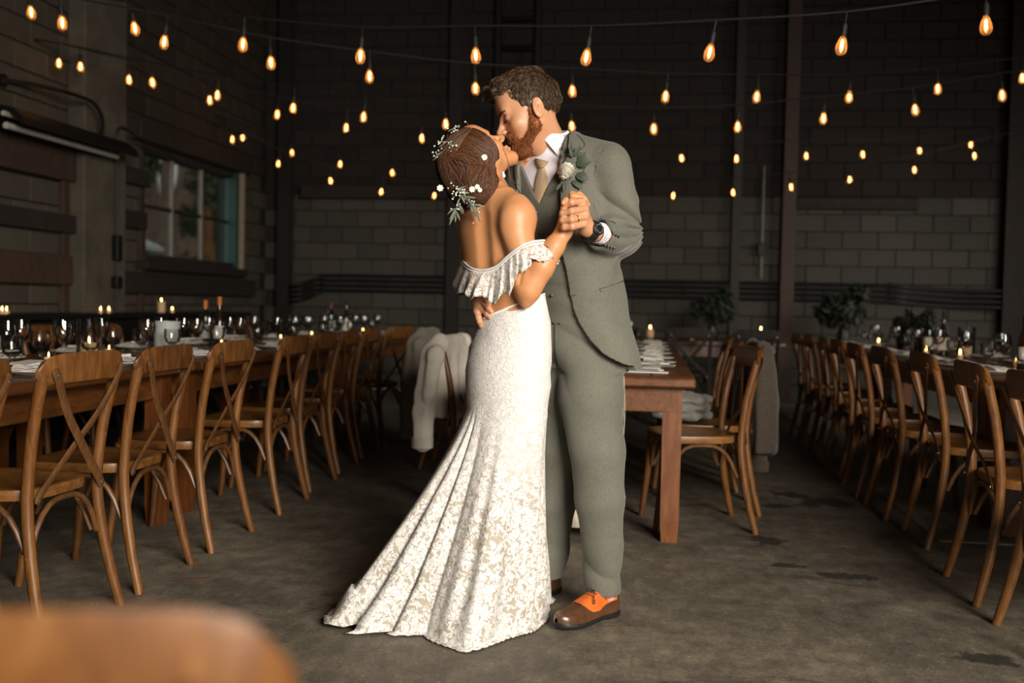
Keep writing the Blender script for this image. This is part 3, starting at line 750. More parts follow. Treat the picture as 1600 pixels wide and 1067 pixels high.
# a few more glasses standing along the middle of the left table
for k, (x, y) in enumerate(((-2.70, 3.15), (-2.72, 3.90), (-2.74, 4.33), (-2.72, 5.02), (-2.70, 5.47), (-2.74, 6.20), (-2.72, 6.75), (-2.70, 7.30), (-2.74, 7.65), (-2.70, 8.30), (-2.74, 9.00), (-2.70, 9.60))):
    put('goblet' if k % 3 == 0 else 'wine_glass', gob_me if k % 3 == 0 else wine_me, x, y, ZT, k, '%s extra glass from the camera along the middle of the left table' % ORD[k], 'glass', 'glasses along the middle of the left table')

# candles, bottles and vases
flame_me = MB().lathe([(.0005, 0), (.0035, .004), (.0046, .010), (.0032, .019), (.0004, .030)], seg=8).mesh('flame', True); flame_me.materials.append(MAT['flame'])
def candle(name, x, y, z, r, h, label, group, holder=0.0, mat='candle_glow', fs=1.0):
    o = empty(name, (x, y, z)); tag(o, label, 'candle', group)
    MB().lathe([(r * .95, 0.002), (r, .006), (r, h - .003), (r * .93, h), (r * .75, h - .004), (.002, h - .005)], seg=14).build('wax', MAT[mat], o, True)
    MB().tube([(0, 0, h - .006), (.001, 0, h + .006)], .0012, 5).build('wick', MAT['black_rubber'], o)
    f = link_mesh('flame', flame_me, None, o, (0, 0, h + .003)); f.scale = (fs, fs, fs)
    if holder:
        MB().lathe([(r + .004, 0), (r + .006, .003), (r + .007, holder), (r + .005, holder), (r + .0035, .004), (.003, .0015)], seg=16).build('glass_holder', MAT['glass'], o, True)
    return o
VL = 'votive candles in glasses on the %s table'
for i, (x, y) in enumerate([(-2.78, 3.35), (-2.66, 4.10), (-2.80, 4.84), (-2.66, 5.9), (-2.70, 7.0), (-2.78, 7.9), (-2.62, 8.6), (-2.76, 9.3)]):
    candle('votive_candle', x, y, ZT, .022, .035, ORD[i] + ' lit votive candle from the camera on the left table', VL % 'left', .062, fs=.7)
for i, (x, y) in enumerate([(2.10, 4.6), (2.06, 5.45), (2.16, 6.3), (2.10, 7.2), (2.02, 7.75), (2.12, 8.8), (2.1, 9.7)]):
    candle('votive_candle', x, y, ZT, .022, .035, ORD[i] + ' lit votive candle from the camera on the right table', VL % 'right', .062, fs=1.2)
for i, (x, y) in enumerate(((-.30, 6.6), (-.28, 7.4), (-.35, 8.4))):
    candle('votive_candle', x, y, ZT, .022, .035, ORD[i] + ' lit votive candle from the camera on the centre table', VL % 'centre', .062)
for i, x in enumerate((-.9, -.45, .18, .40, 1.12)):
    candle('votive_candle', x, 10.35 - .1 * (i % 2), ZT, .024, .045, ORD[i] + ' lit votive candle from the left on the dark back table', VL % 'back', .07, fs=1.4)
candle('pillar_candle', 1.12, 10.62, ZT, .038, .10, 'pillar candle on the back table beside the brown column', 'pillar candles', 0, fs=1.3)
candle('pillar_candle', -.02, 10.6, ZT, .038, .09, 'pillar candle on the back table right of the groom', 'pillar candles', 0, fs=1.3)
for u, v, lab in ((3, 481, 'outermost left'), (10, 481, 'second from left'), (157, 482, 'third from left'), (170, 483, 'fourth from left'), (253, 484, 'fifth from left'), (269, 484, 'rightmost')):
    g = room(G(u, v, .94)); r = room(ray(u, v)); t = (XL + .30) / r[0]
    candle('tea_light', XL + .30, r[1] * t, .9375, .022, .018, lab + ' of the small tea lights on the black wall counter', 'tea lights on the black counter')
r = room(ray(252, 482)); t = (XL + .42) / r[0]
candle('pillar_candle', XL + .42, r[1] * t, .9375, .036, .10, 'pillar candle with a tall flame on the black wall counter', 'pillar candles')
# tall glass cylinders with pillar candles
def cylinder_vase(x, y, side, r=.058, h=.20, cr=.040, ch=.075):
    o = empty('glass_cylinder', (x, y, ZT)); tag(o, 'tall clear glass cylinder around a pillar candle on the %s table' % side, 'vase', None)
    MB().lathe([(r, 0), (r, h), (r - .004, h), (r - .004, .006), (.002, .005)], seg=20).build('glass_wall', MAT['glass'], o, True)
    candle('pillar_candle', x, y, ZT + .007, cr, ch, 'white pillar candle inside the glass cylinder on the %s table' % side, 'pillar candles')
cylinder_vase(-2.72, 4.52, 'left')
cylinder_vase(2.30, 7.75, 'right', .062, .22)
# ribbed frosted pitchers
def pitcher(x, y, lab, rz=0):
    o = empty('pitcher', (x, y, ZT), rz); tag(o, lab, 'pitcher', 'ribbed pitchers')
    prof = []; n = 40; rings = []
    for r, z in ((.060, 0), (.066, .006), (.068, .06), (.070, .165), (.073, .18), (.069, .18), (.064, .02), (.004, .012)):
        rings.append([((r + (.0022 if k % 2 else 0)) * cos(2 * pi * k / n), (r + (.0022 if k % 2 else 0)) * sin(2 * pi * k / n), z) for k in range(n)])
    MB().loft(rings).build('body', MAT['frosted'], o, True)
    MB().tube(catmull([(0, .066, .15), (0, .10, .155), (0, .118, .11), (0, .10, .055), (0, .066, .04)], 5), .008, 8).build('handle', MAT['frosted'], o, True)
pitcher(-2.69, 5.25, 'pale ribbed pitcher with a handle in the middle of the left table', .2)
pitcher(-2.92, 3.93, 'pale ribbed pitcher at the left edge of the picture', .5)
def bottle(x, y, style, lab, h=.31):
    o = empty('wine_bottle', (x, y, ZT)); tag(o, lab, 'bottle', 'wine bottles')
    if style == 'burg': prof = [(.034, 0), (.040, .004), (.0405, .15), (.034, .185), (.020, .225), (.0145, .25), (.0138, h - .012), (.0155, h - .012), (.0155, h), (.004, h)]
    else: prof = [(.033, 0), (.037, .004), (.0375, .185), (.033, .205), (.018, .224), (.0138, .24), (.0135, h - .012), (.0155, h - .012), (.0155, h), (.004, h)]
    MB().lathe(prof, seg=18).build('glass_body', MAT['bottle_brown' if style == 'burg' else 'bottle_dark'], o, True)
    r = prof[2][0] + .0006
    MB().lathe([(r, .045), (r, .135)], seg=18, cap=False).build('label', MAT['paper'], o, True)
    MB().lathe([(.0162, h - .055), (.0162, h + .0006), (.003, h + .001)], seg=12, cap=False).build('capsule', MAT['foil_orange' if 'orange' in lab else ('foil_red' if 'red' in lab else 'black_rubber')], o, True)
def at_table(u, v): return room(G(u, v, ZT))
for (u, d, st, lab, h) in [(321, 6.75, 'bord', 'dark wine bottle with orange capsule and white label on the left table', .30),
                           (343, 6.55, 'burg', 'tall dark wine bottle beside the orange capped one on the left table', .325),
                           (517, 9.1, 'bord', 'wine bottle with red capsule far back on the left table', .30),
                           (541, 9.2, 'burg', 'dark slender wine bottle far back on the left table', .33),
                           (1453, 7.55, 'bord', 'dark wine bottle left of the tall one on the right table', .30),
                           (1476, 7.45, 'burg', 'tall brown wine bottle in the middle of the right table', .33),
                           (1604, 5.6, 'burg', 'dark bottle at the right edge of the picture', .31)]:
    p = RP(u, 480, d); bottle(p[0], p[1], st, lab, h)
# greenery lying along the left table, dark flower arrangements on the back table
def arrangement(x, y, z, r, lab, mats, seed, n=260, vase=True, size=.05):
    rn = random.Random(seed); o = empty('flower_arrangement', (x, y, z)); tag(o, lab, 'flowers', 'flower arrangements')
    if vase: MB().lathe([(.045, 0), (.06, .01), (.065, .08), (.05, .13), (.055, .15), (.048, .15), (.04, .03), (.003, .02)], seg=14).build('vase', MAT['black_paint'], o, True)
    st = MB()
    for k in range(16):
        a = rn.uniform(0, 6.28); q = rn.uniform(.5, 1.0) * r
        st.tube([(0, 0, .08), (q * .4 * cos(a), q * .4 * sin(a), .16 + .3 * r), (q * cos(a), q * sin(a), .2 + r * rn.uniform(.2, 1.2))], .003, 4)
    st.build('stems', MAT['twig'], o)
    m = MB(); leafblob(m, (0, 0, .18 + r * .6), r, n, size, rn, (1.15, 1, .75)); leafblob(m, (r * .5, 0, .2 + r * 1.2), r * .5, n // 4, size, rn); leafblob(m, (-r * .7, 0, .2 + r * .4), r * .5, n // 4, size, rn)
    m.build('leaves', MAT[mats], o)
arrangement(.62, 10.55, ZT, .21, 'dark bushy flower arrangement at the left on the back table', 'leaf_dark', 1)
arrangement(1.86, 10.15, ZT, .24, 'dark bushy flower arrangement right of the brown column', 'leaf_dark', 2, 320)
p = RP(1405, 540, 7.9); arrangement(2.12, p[1], ZT, .09, 'small dark flower bowl among glasses on the right table', 'leaf_dark', 4, 160, True, .03)
p = RP(1370, 540, 8.3); arrangement(2.12, p[1] + .2, ZT, .085, 'small dark flower bowl farther back on the right table', 'leaf_dark', 6, 120, True, .03)
for i, y in enumerate((3.7, 4.75, 5.6, 6.5)):
    rn = random.Random(20 + i); o = empty('leaf_garland', (-2.74, y, ZT)); tag(o, ordn[i] + ' sprig of grey green leaves lying along the left table', 'leaves', 'leaf sprigs on the left table')
    MB().tube([(rn.uniform(-.03, .03), -.22 + .11 * k, .008) for k in range(5)], .002, 5).build('stem', MAT['twig'], o)
    for k in range(34):
        a = rn.uniform(0, 6.28); s = rn.uniform(.018, .034); px, py = rn.uniform(-.07, .07), rn.uniform(-.24, .24); z = rn.uniform(.004, .03)
        MB().add([(px - s * cos(a), py - s * sin(a), z), (px - .4 * s * sin(a), py + .4 * s * cos(a), z + .006), (px + s * cos(a), py + s * sin(a), z + .004), (px + .4 * s * sin(a), py - .4 * s * cos(a), z + .007), (px, py, z - .003)], [(0, 3, 2, 1), (0, 1, 4), (1, 2, 4), (2, 3, 4), (3, 0, 4)]).build('leaf', MAT['leaf_sage'], o)
# things set down at the near end of the centre table: flat stack of printed cards, forks, a small jar
rn = random.Random(9)
for i in range(5):
    o = MB().box((0, 0, .004), (.21, .10, .005), bev=.001).build('printed_card', MAT['paper'], None, False, (-.02 + rn.uniform(-.04, .04), 4.80 + .09 * i, ZT + .001 + .006 * i), (0, 0, rn.uniform(-.15, .15)))
    tag(o, ordn[i] + ' of the pale printed cards fanned at the near end of the centre table', 'card', 'cards fanned on the centre table')
for i in range(5):
    put('fork' if i % 2 else 'knife', fork_me if i % 2 else knife_me, -.03 + rn.uniform(-.05, .06), 4.78 + .09 * i, ZT + .012 + .006 * i, pi / 2 + rn.uniform(-.25, .25), ordn[i] + ' piece of cutlery lying on the fanned cards', 'cutlery', 'cutlery on the fanned cards')
# ================================================================== ORGANIC SHAPES: distance fields meshed with surface nets
def V3(*a): return np.array(a, float)
def unit(v): v = np.asarray(v, float); return v / np.linalg.norm(v)
class Vol:
    def __init__(self, lo, hi, h):
        self.lo = np.array(lo, float); self.h = h
        self.n = np.ceil((np.array(hi) - self.lo) / h).astype(int) + 1
        self.D = np.full(self.n, 1.0, np.float32)
    def reg(self, lo, hi):
        a = np.clip(np.floor((np.array(lo) - self.lo) / self.h).astype(int), 0, self.n - 1)
        b = np.clip(np.ceil((np.array(hi) - self.lo) / self.h).astype(int) + 1, 1, self.n)
        b = np.maximum(b, a + 1)
        s = tuple(slice(x, y) for x, y in zip(a, b))
        g = [(self.lo[i] + self.h * np.arange(a[i], b[i], dtype=np.float32)).astype(np.float32) for i in range(3)]
        return s, g[0][:, None, None], g[1][None, :, None], g[2][None, None, :]
    def mix(self, s, d, k, mode):
        A = self.D[s]
        if mode == 'add':
            if k <= 0: self.D[s] = np.minimum(A, d)
            else:
                hh = np.maximum(k - np.abs(A - d), 0) / k; self.D[s] = np.minimum(A, d) - hh * hh * k * .25
        else:
            d = -d
            if k <= 0: self.D[s] = np.maximum(A, d)
            else:
                hh = np.maximum(k - np.abs(A - d), 0) / k; self.D[s] = np.maximum(A, d) + hh * hh * k * .25
    def cap(self, p, q, r0, r1=None, k=.01, mode='add', sq=None):
        p, q = np.asarray(p, float), np.asarray(q, float); r1 = r0 if r1 is None else r1
        m = max(r0, r1) + k + .02
        s, X, Y, Z = self.reg(np.minimum(p, q) - m, np.maximum(p, q) + m)
        d = q - p; L2 = max(float(d @ d), 1e-9)
        t = np.clip(((X - p[0]) * d[0] + (Y - p[1]) * d[1] + (Z - p[2]) * d[2]) / L2, 0, 1)
        dist = np.sqrt((X - p[0] - t * d[0]) ** 2 + (Y - p[1] - t * d[1]) ** 2 + (Z - p[2] - t * d[2]) ** 2) - (r0 + (r1 - r0) * t)
        self.mix(s, dist.astype(np.float32), k, mode); return self
    def chain(self, pts, rads, k=.01):
        for i in range(len(pts) - 1): self.cap(pts[i], pts[i + 1], rads[i], rads[i + 1], k)
        return self
    def ell(self, c, r, R=None, k=.01, mode='add'):
        """ellipsoid; R rows are its axes"""
        c = np.asarray(c, float); r = np.asarray(r, float); R = np.eye(3) if R is None else np.asarray(R)
        m = r.max() + k + .02
        s, X, Y, Z = self.reg(c - m, c + m)
        x, y, z = X - c[0], Y - c[1], Z - c[2]
        q = [R[i][0] * x + R[i][1] * y + R[i][2] * z for i in range(3)]
        k0 = np.sqrt(sum((q[i] / r[i]) ** 2 for i in range(3))); k1 = np.sqrt(sum((q[i] / r[i] ** 2) ** 2 for i in range(3))) + 1e-6
        self.mix(s, (k0 * (k0 - 1) / k1).astype(np.float32), k, mode); return self
    def torso(self, secs, S, F, k=.01, e=2.0, ends=True, fn=None):
        """secs rows: z, cx, cy, rs, rf  (axes S and F)"""
        secs = sorted(secs, key=lambda q: q[0]); A = np.array(secs, float)
        m = A[:, 3:].max() + .06
        s, X, Y, Z = self.reg((A[:, 1].min() - m, A[:, 2].min() - m, A[0, 0] - .03), (A[:, 1].max() + m, A[:, 2].max() + m, A[-1, 0] + .03))
        zz = Z.ravel(); zs = np.linspace(A[0, 0], A[-1, 0], 200)
        def itp(c):
            y = np.interp(zs, A[:, 0], A[:, c])
            ker = np.hanning(15); ker /= ker.sum(); y = np.convolve(np.pad(y, 7, mode='edge'), ker, 'valid')
            return np.interp(zz, zs, y).astype(np.float32)[None, None, :]
        cx, cy, rs, rf = itp(1), itp(2), itp(3), itp(4)
        ds = (X - cx) * S[0] + (Y - cy) * S[1]; df = (X - cx) * F[0] + (Y - cy) * F[1]
        d = ((np.abs(ds / rs) ** e + np.abs(df / rf) ** e) ** (1 / e) - 1) * np.minimum(rs, rf)
        if fn is not None: d = d + fn(ds, df, Z)
        if ends: d = np.maximum(d, np.maximum(Z - A[-1, 0], A[0, 0] - Z))
        self.mix(s, d.astype(np.float32), k, 'add'); return self
    def field(self, lo, hi, fn, k=0.0, mode='sub'):
        s, X, Y, Z = self.reg(lo, hi)
        self.mix(s, np.broadcast_to(fn(X, Y, Z), self.D[s].shape).astype(np.float32), k, mode); return self
    def displace(self, lo, hi, fn):
        s, X, Y, Z = self.reg(lo, hi); A = self.D[s]
        near = np.abs(A) < .04
        self.D[s] = np.where(near, A + fn(X, Y, Z).astype(np.float32), A); return self
    def at(self, p):
        p = np.asarray(p, float); q = (p - self.lo) / self.h
        q = np.clip(q, 0, self.n - 1.001); i = q.astype(int); f = q - i; r = 0
        for a in (0, 1):
            for b in (0, 1):
                for c in (0, 1):
                    w = (f[..., 0] if a else 1 - f[..., 0]) * (f[..., 1] if b else 1 - f[..., 1]) * (f[..., 2] if c else 1 - f[..., 2])
                    r = r + w * self.D[i[..., 0] + a, i[..., 1] + b, i[..., 2] + c]
        return r
    def grad(self, p, e=.004):
        p = np.asarray(p, float)
        g = np.stack([self.at(p + o) - self.at(p - o) for o in (V3(e, 0, 0), V3(0, e, 0), V3(0, 0, e))], -1)
        return g / np.maximum(np.linalg.norm(g, axis=-1, keepdims=True), 1e-9)
    def snap(self, p, off=0.0, it=4):
        p = np.array(p, float)
        for _ in range(it):
            d = self.at(p); m = np.where(d > .2, 0, (d - off) * .9)
            p = p - self.grad(p) * np.asarray(m)[..., None]
        return p
    def cast(self, u, v, d0=2.9, d1=3.9, default=None):
        r = ray(u, v); ds = np.arange(d0, d1, .003); t = ds / r[1]
        pts = t[:, None] * r[None, :] + V3(0, 0, HC)
        ok = np.all((pts > self.lo) & (pts < self.lo + self.h * (self.n - 1)), axis=1)
        hit = ok & (self.at(pts) < 0)
        if hit.any():
            k = int(np.argmax(hit))
            if k > 0 and ok[k - 1]:
                a, b = self.at(pts[k - 1]), self.at(pts[k]); return pts[k - 1] + (pts[k] - pts[k - 1]) * float(np.clip(a / (a - b + 1e-9), 0, 1))
            return pts[k]
        return P(u, v, default) if default else None
    def mesh(self, name, base, mats, smooth_it=0, matfn=None, parent=None):
        D = self.D; s = D < 0
        c = np.zeros(self.n - 1, np.int8); n = self.n - 1
        for a in (0, 1):
            for b in (0, 1):
                for e in (0, 1): c += s[a:a + n[0], b:b + n[1], e:e + n[2]]
        I = np.argwhere((c > 0) & (c < 8)); N = len(I)
        idm = np.full(n, -1, np.int32); idm[I[:, 0], I[:, 1], I[:, 2]] = np.arange(N)
        pos = np.zeros((N, 3)); cnt = np.zeros(N)
        corners = [(a, b, e) for a in (0, 1) for b in (0, 1) for e in (0, 1)]
        for p in corners:
            for ax in range(3):
                if p[ax]: continue
                q = list(p); q[ax] = 1
                da = D[I[:, 0] + p[0], I[:, 1] + p[1], I[:, 2] + p[2]]; db = D[I[:, 0] + q[0], I[:, 1] + q[1], I[:, 2] + q[2]]
                x = (da < 0) != (db < 0); t = np.where(x, da / np.where(x, da - db, 1), 0)
                pt = np.tile(np.array(p, float), (N, 1)); pt[:, ax] += t
                pos += pt * x[:, None]; cnt += x
        verts = self.lo + self.h * (I + pos / cnt[:, None])
        quads = []
        for ax in range(3):
            o1, o2 = [(1, 2), (2, 0), (0, 1)][ax]
            sl0 = [slice(None)] * 3; sl1 = [slice(None)] * 3; sl0[ax] = slice(0, -1); sl1[ax] = slice(1, None)
            for o in (o1, o2): sl0[o] = slice(1, -1); sl1[o] = slice(1, -1)
            A, B = s[tuple(sl0)], s[tuple(sl1)]
            E = np.argwhere(A != B); flip = A[E[:, 0], E[:, 1], E[:, 2]]
            for o in (o1, o2): E[:, o] += 1
            def cell(d1, d2):
                q = E.copy(); q[:, o1] -= d1; q[:, o2] -= d2; return idm[q[:, 0], q[:, 1], q[:, 2]]
            Q = np.stack([cell(1, 1), cell(0, 1), cell(0, 0), cell(1, 0)], 1)
            Q[~flip] = Q[~flip][:, ::-1]; quads.append(Q)
        Q = np.concatenate(quads)
        for _ in range(smooth_it):
            acc = np.zeros_like(verts); ct = np.zeros(len(verts))
            for a, b in ((0, 1), (1, 2), (2, 3), (3, 0)):
                np.add.at(acc, Q[:, a], verts[Q[:, b]]); np.add.at(acc, Q[:, b], verts[Q[:, a]])
                np.add.at(ct, Q[:, a], 1); np.add.at(ct, Q[:, b], 1)
            verts = verts * .5 + .5 * acc / np.maximum(ct, 1)[:, None]
        self.D_done = True
        return mesh_np(name, verts - base, Q, mats, matfn(verts[Q].mean(1)) if matfn else None, parent)
def mesh_np(name, verts, Q, mats, mi=None, parent=None):
    me = bpy.data.meshes.new(name); nq = len(Q)
    me.vertices.add(len(verts)); me.vertices.foreach_set('co', np.asarray(verts, np.float32).ravel())
    me.loops.add(nq * 4); me.loops.foreach_set('vertex_index', np.asarray(Q, np.int32).ravel())
    me.polygons.add(nq); me.polygons.foreach_set('loop_start', np.arange(0, nq * 4, 4, dtype=np.int32)); me.polygons.foreach_set('loop_total', np.full(nq, 4, np.int32))
    me.polygons.foreach_set('use_smooth', np.ones(nq, bool))
    for m in (mats if isinstance(mats, list) else [mats]): me.materials.append(m)
    if mi is not None: me.polygons.foreach_set('material_index', np.asarray(mi, np.int32))
    me.update(calc_edges=True); me.validate()
    return link_mesh(name, me, None, parent)
def vnoise(X, Y, Z, f, seed=0):
    r = np.random.RandomState(seed); out = 0
    for _ in range(6):
        a = r.normal(size=3) * f; ph = r.uniform(0, 6.28); out = out + np.sin(a[0] * X + a[1] * Y + a[2] * Z + ph)
    return out / 6

# ------------------------------------------------------------------ materials of the couple
def skin_mat(name, a, b, blush):
    m, nt, bs = new_mat(name); v = coords(nt)
    n = noise(nt, v, 14, 4); n2 = noise(nt, v, 220, 3)
    c = mixc(nt, mathn(nt, 'MULTIPLY', noise(nt, v, 9, 2), .5), ramp(nt, n, [(.3, a), (.7, b)]), blush)
    nt.links.new(c, bs.inputs['Base Color']); bs.inputs['Roughness'].default_value = .46
    bs.inputs['Subsurface Weight'].default_value = .12; bs.inputs['Subsurface Radius'].default_value = (.012, .005, .002)
    bump(nt, bs, n2, .12, .0008); return m
skin_mat('skin_man', (.50, .25, .135), (.60, .32, .18), (.54, .22, .12))
skin_mat('skin_woman', (.52, .235, .098), (.60, .285, .128), (.54, .23, .095))
simple('lips', (.42, .13, .08), .4, var=.1, bmp=0)
def wool(name, a, b):
    m, nt, bs = new_mat(name)
    v = coords(nt); n = noise(nt, coords(nt, (1, 1, .35)), 260, 3, .7); n0 = noise(nt, coords(nt, (1, 1, 5)), 160, 2); n2 = noise(nt, v, 6, 3)
    f = mathn(nt, 'ADD', mathn(nt, 'MULTIPLY', n, .4), mathn(nt, 'ADD', mathn(nt, 'MULTIPLY', n0, .3), mathn(nt, 'MULTIPLY', n2, .3)))
    nt.links.new(ramp(nt, f, [(.36, a), (.64, b)]), bs.inputs['Base Color'])
    bs.inputs['Roughness'].default_value = .88; bs.inputs['Sheen Weight'].default_value = .25; bs.inputs['Sheen Roughness'].default_value = .4
    bump(nt, bs, n, .25, .0015); return m
wool('suit', (.086, .085, .066), (.148, .145, .113))
wool('vest_cloth', (.078, .076, .058), (.13, .127, .098))
simple('lapel_edge_shade', (.10, .095, .07), .9, bmp=0)
simple('shirt', (.72, .68, .74), .7, var=.03, bmp=.05)
simple('tie_silk', (.40, .29, .175), .26, var=.12, scale=30, bmp=.05, sheen=.3)
simple('button_dark', (.03, .025, .02), .4, bmp=0)
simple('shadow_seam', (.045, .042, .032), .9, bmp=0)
simple('leather_brown', (.085, .036, .016), .33, var=.3, scale=14, bmp=.1, coat=.35)
simple('leather_orange', (.66, .135, .022), .40, var=.12, scale=20, bmp=.1, coat=.2)
simple('shoe_sole', (.012, .010, .009), .5, bmp=0)
simple('sock', (.55, .30, .30), .9)
simple('gold', (.85, .55, .25), .25, 1.0, bmp=0, var=.03)
simple('pearl', (.85, .82, .76), .25, bmp=0, var=.02, coat=.5)
def hair_mat(name, a, b, sc=(30, 30, 30)):
    m, nt, bs = new_mat(name); n = noise(nt, coords(nt, sc), 6, 4, .7)
    nt.links.new(ramp(nt, n, [(.3, a), (.7, b)]), bs.inputs['Base Color'])
    bs.inputs['Roughness'].default_value = .50; bs.inputs['Specular IOR Level'].default_value = .32
    bump(nt, bs, n, .4, .003); return m
hair_mat('hair_dark', (.020, .011, .006), (.048, .026, .012))
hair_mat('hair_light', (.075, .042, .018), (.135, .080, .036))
hair_mat('hair_auburn', (.028, .010, .004), (.062, .023, .009))
hair_mat('hair_auburn_light', (.085, .032, .012), (.15, .064, .025))
hair_mat('beard', (.22, .066, .018), (.38, .13, .04))
hair_mat('beard_dark', (.07, .028, .012), (.13, .05, .018))
# lace: floral cells of dense thread over a fine, darker net
def lace_mat(name, dense, gap, zlo=None, zhi=None, sc=1.0, base_open=1.0, thr=.555):
    m, nt, bs = new_mat(name)
    v = coords(nt)
    warp = nt.nodes.new('ShaderNodeVectorMath'); warp.operation = 'ADD'
    nz = nt.nodes.new('ShaderNodeTexNoise'); nz.inputs['Scale'].default_value = 30 * sc; nz.inputs['Detail'].default_value = 2; nt.links.new(v, nz.inputs['Vector'])
    vm = nt.nodes.new('ShaderNodeVectorMath'); vm.operation = 'SCALE'; vm.inputs['Scale'].default_value = .030 / sc; nt.links.new(nz.outputs['Color'], vm.inputs[0])
    nt.links.new(v, warp.inputs[0]); nt.links.new(vm.outputs[0], warp.inputs[1]); w = warp.outputs[0]
    leafn = noise(nt, w, 58 * sc, 1.5, .5, 1.0)                      # leaf and flower shapes
    petal = voronoi(nt, w, 46 * sc, 'DISTANCE_TO_EDGE'); flower = voronoi(nt, w, 15 * sc, 'F1')
    vein = noise(nt, w, 190 * sc, 2, .6)
    bigr = noise(nt, v, 6 * sc, 2)                                   # denser and opener areas
    f = mathn(nt, 'ADD', leafn, mathn(nt, 'MULTIPLY', mathn(nt, 'SUBTRACT', bigr, .5), .35))
    gapm = ramp(nt, f, [(thr - .012, (0, 0, 0)), (thr + .012, (1, 1, 1))])
    lines = ramp(nt, petal, [(.012, (1, 1, 1)), (.05, (0, 0, 0))])
    core = ramp(nt, flower, [(.10, (0, 0, 0)), (.16, (1, 1, 1)), (.20, (1, 1, 1)), (.26, (0, 0, 0))])
    open_ = mathn(nt, 'MAXIMUM', gapm, mathn(nt, 'MULTIPLY', lines, .55), True)
    if zlo is not None:
        sp = nt.nodes.new('ShaderNodeSeparateXYZ'); nt.links.new(v, sp.inputs[0])
        zf = mathn(nt, 'ADD', sp.outputs[2], mathn(nt, 'MULTIPLY', mathn(nt, 'SUBTRACT', bigr, .5), .45))
        mr = nt.nodes.new('ShaderNodeMapRange'); mr.inputs[1].default_value = zlo; mr.inputs[2].default_value = zhi; mr.inputs[3].default_value = base_open; mr.inputs[4].default_value = .16
        nt.links.new(zf, mr.inputs[0]); open_ = mathn(nt, 'MULTIPLY', open_, mr.outputs[0])
    tone = ramp(nt, vein, [(.35, tuple(c * .86 for c in dense)), (.6, dense)])
    c = mixc(nt, open_, tone, gap)
    c = mixc(nt, mathn(nt, 'MULTIPLY', core, .18), c, gap)
    nt.links.new(c, bs.inputs['Base Color']); bs.inputs['Roughness'].default_value = .8; bs.inputs['Sheen Weight'].default_value = .1
    h = mathn(nt, 'ADD', mathn(nt, 'MULTIPLY', mathn(nt, 'SUBTRACT', 1, mathn(nt, 'MAXIMUM', gapm, lines)), .7), mathn(nt, 'MULTIPLY', vein, .45))
    bump(nt, bs, h, .55, .004); return m
lace_mat('lace_skirt', (.78, .75, .71), (.40, .35, .28), .42, .78, 1.0, 1.0, .568)
lace_mat('lace_ruffle', (.80, .77, .73), (.42, .31, .22), None, None, 1.7, .8, .57)
simple('satin_edge', (.82, .79, .75), .5, var=.03, bmp=.05)

# ------------------------------------------------------------------ heads
def head(vol, C, F, U, sc=1.0, female=False):
    F = unit(F); U = np.asarray(U, float); U = unit(U - F * (U @ F)); S = np.cross(F, U)
    R = np.stack([S, F, U])
    q = lambda x, y, z: C + sc * (x * S + y * F + z * U)
    E = lambda c, r, k, mode='add', RR=R: vol.ell(q(*c), np.array(r) * sc, RR, k * sc, mode)
    K = lambda a, b, r0, r1, k, mode='add': vol.cap(q(*a), q(*b), r0 * sc, r1 * sc, k * sc, mode)
    jw = .9 if female else 1.0
    E((0, -.012, .035), (.074, .096, .084), .01)
    E((0, .028, -.022), (.060 * jw, .062, .080), .03)
    for s in (-1, 1):
        K((s * .050 * jw, -.002, -.048), (s * .012, .066, -.096), .022, .018, .025)
        E((s * .040, .056, -.030), (.024, .022, .022), .02)
    E((0, .070, -.100), (.020 * jw, .018, .017), .02)
    K((-.034, .076, .018), (.034, .076, .018), .013, .013, .02)
    E((0, .060, .055), (.052, .034, .040), .03)
    for s in (-1, 1):
        E((s * .033, .096, -.001), (.018, .016, .012), .010, 'sub')
        E((s * .032, .074, -.003), (.015, .0135, .0125), .003)
        K((s * .021, .0885, -.0085), (s * .043, .0805, -.0075), .0022, .0018, .002)      # closed lash line
        K((s * .016, .0915, .0150), (s * .047, .0775, .0175), .0042, .0030, .004)
    K((0, .088, .006), (0, .109, -.030), .0075, .0115, .013)
    E((0, .112, -.034), (.0125, .012, .0105), .008)
    for s in (-1, 1): E((s * .0125, .1005, -.0375), (.0075, .0095, .0075), .006)
    K((-.017, .0865, -.062), (.017, .0865, -.062), .0065, .0065, .006); E((0, .0925, -.0615), (.013, .007, .0055), .005)
    E((0, .0905, -.0735), (.0155, .0085, .0065), .005)
    K((-.022, .087, -.0675), (.022, .087, -.0675), .0022, .0022, .003, 'sub')
    for s in (-1, 1):
        ax = unit(S * s * .92 - F * .38); bx = unit(np.cross(U, ax)); RR = np.stack([ax, np.cross(U, ax), U])
        tilt = .22; u2 = unit(U * cos(tilt) - F * sin(tilt)); RR = np.stack([ax, np.cross(u2, ax), u2])
        c = (s * .0755, -.014, -.012)
        vol.ell(q(*c) + ax * .004 * sc, np.array([.0090, .0205, .0345]) * sc, RR, .004 * sc)
        vol.ell(q(*c) + ax * .0125 * sc + u2 * .004 * sc, np.array([.0110, .0140, .0245]) * sc, RR, .003 * sc, 'sub')
        vol.ell(q(*c) + ax * .005 * sc + F * .010 * sc - u2 * .004 * sc, np.array([.006, .006, .008]) * sc, RR, .003 * sc)
        vol.ell(q(*c) + ax * .0055 * sc - u2 * .003 * sc - F * .001 * sc, np.array([.005, .0045, .013]) * sc, RR, .003 * sc)
    return q, S, F, U
def finger(vol, pts, r0, r1, k=.004):
    n = len(pts); rads = [r0 + (r1 - r0) * i / (n - 1) for i in range(n)]
    vol.chain(pts, rads, k)
    for i in range(1, n - 1): vol.ell(pts[i], (rads[i] * 1.06,) * 3, None, .003)
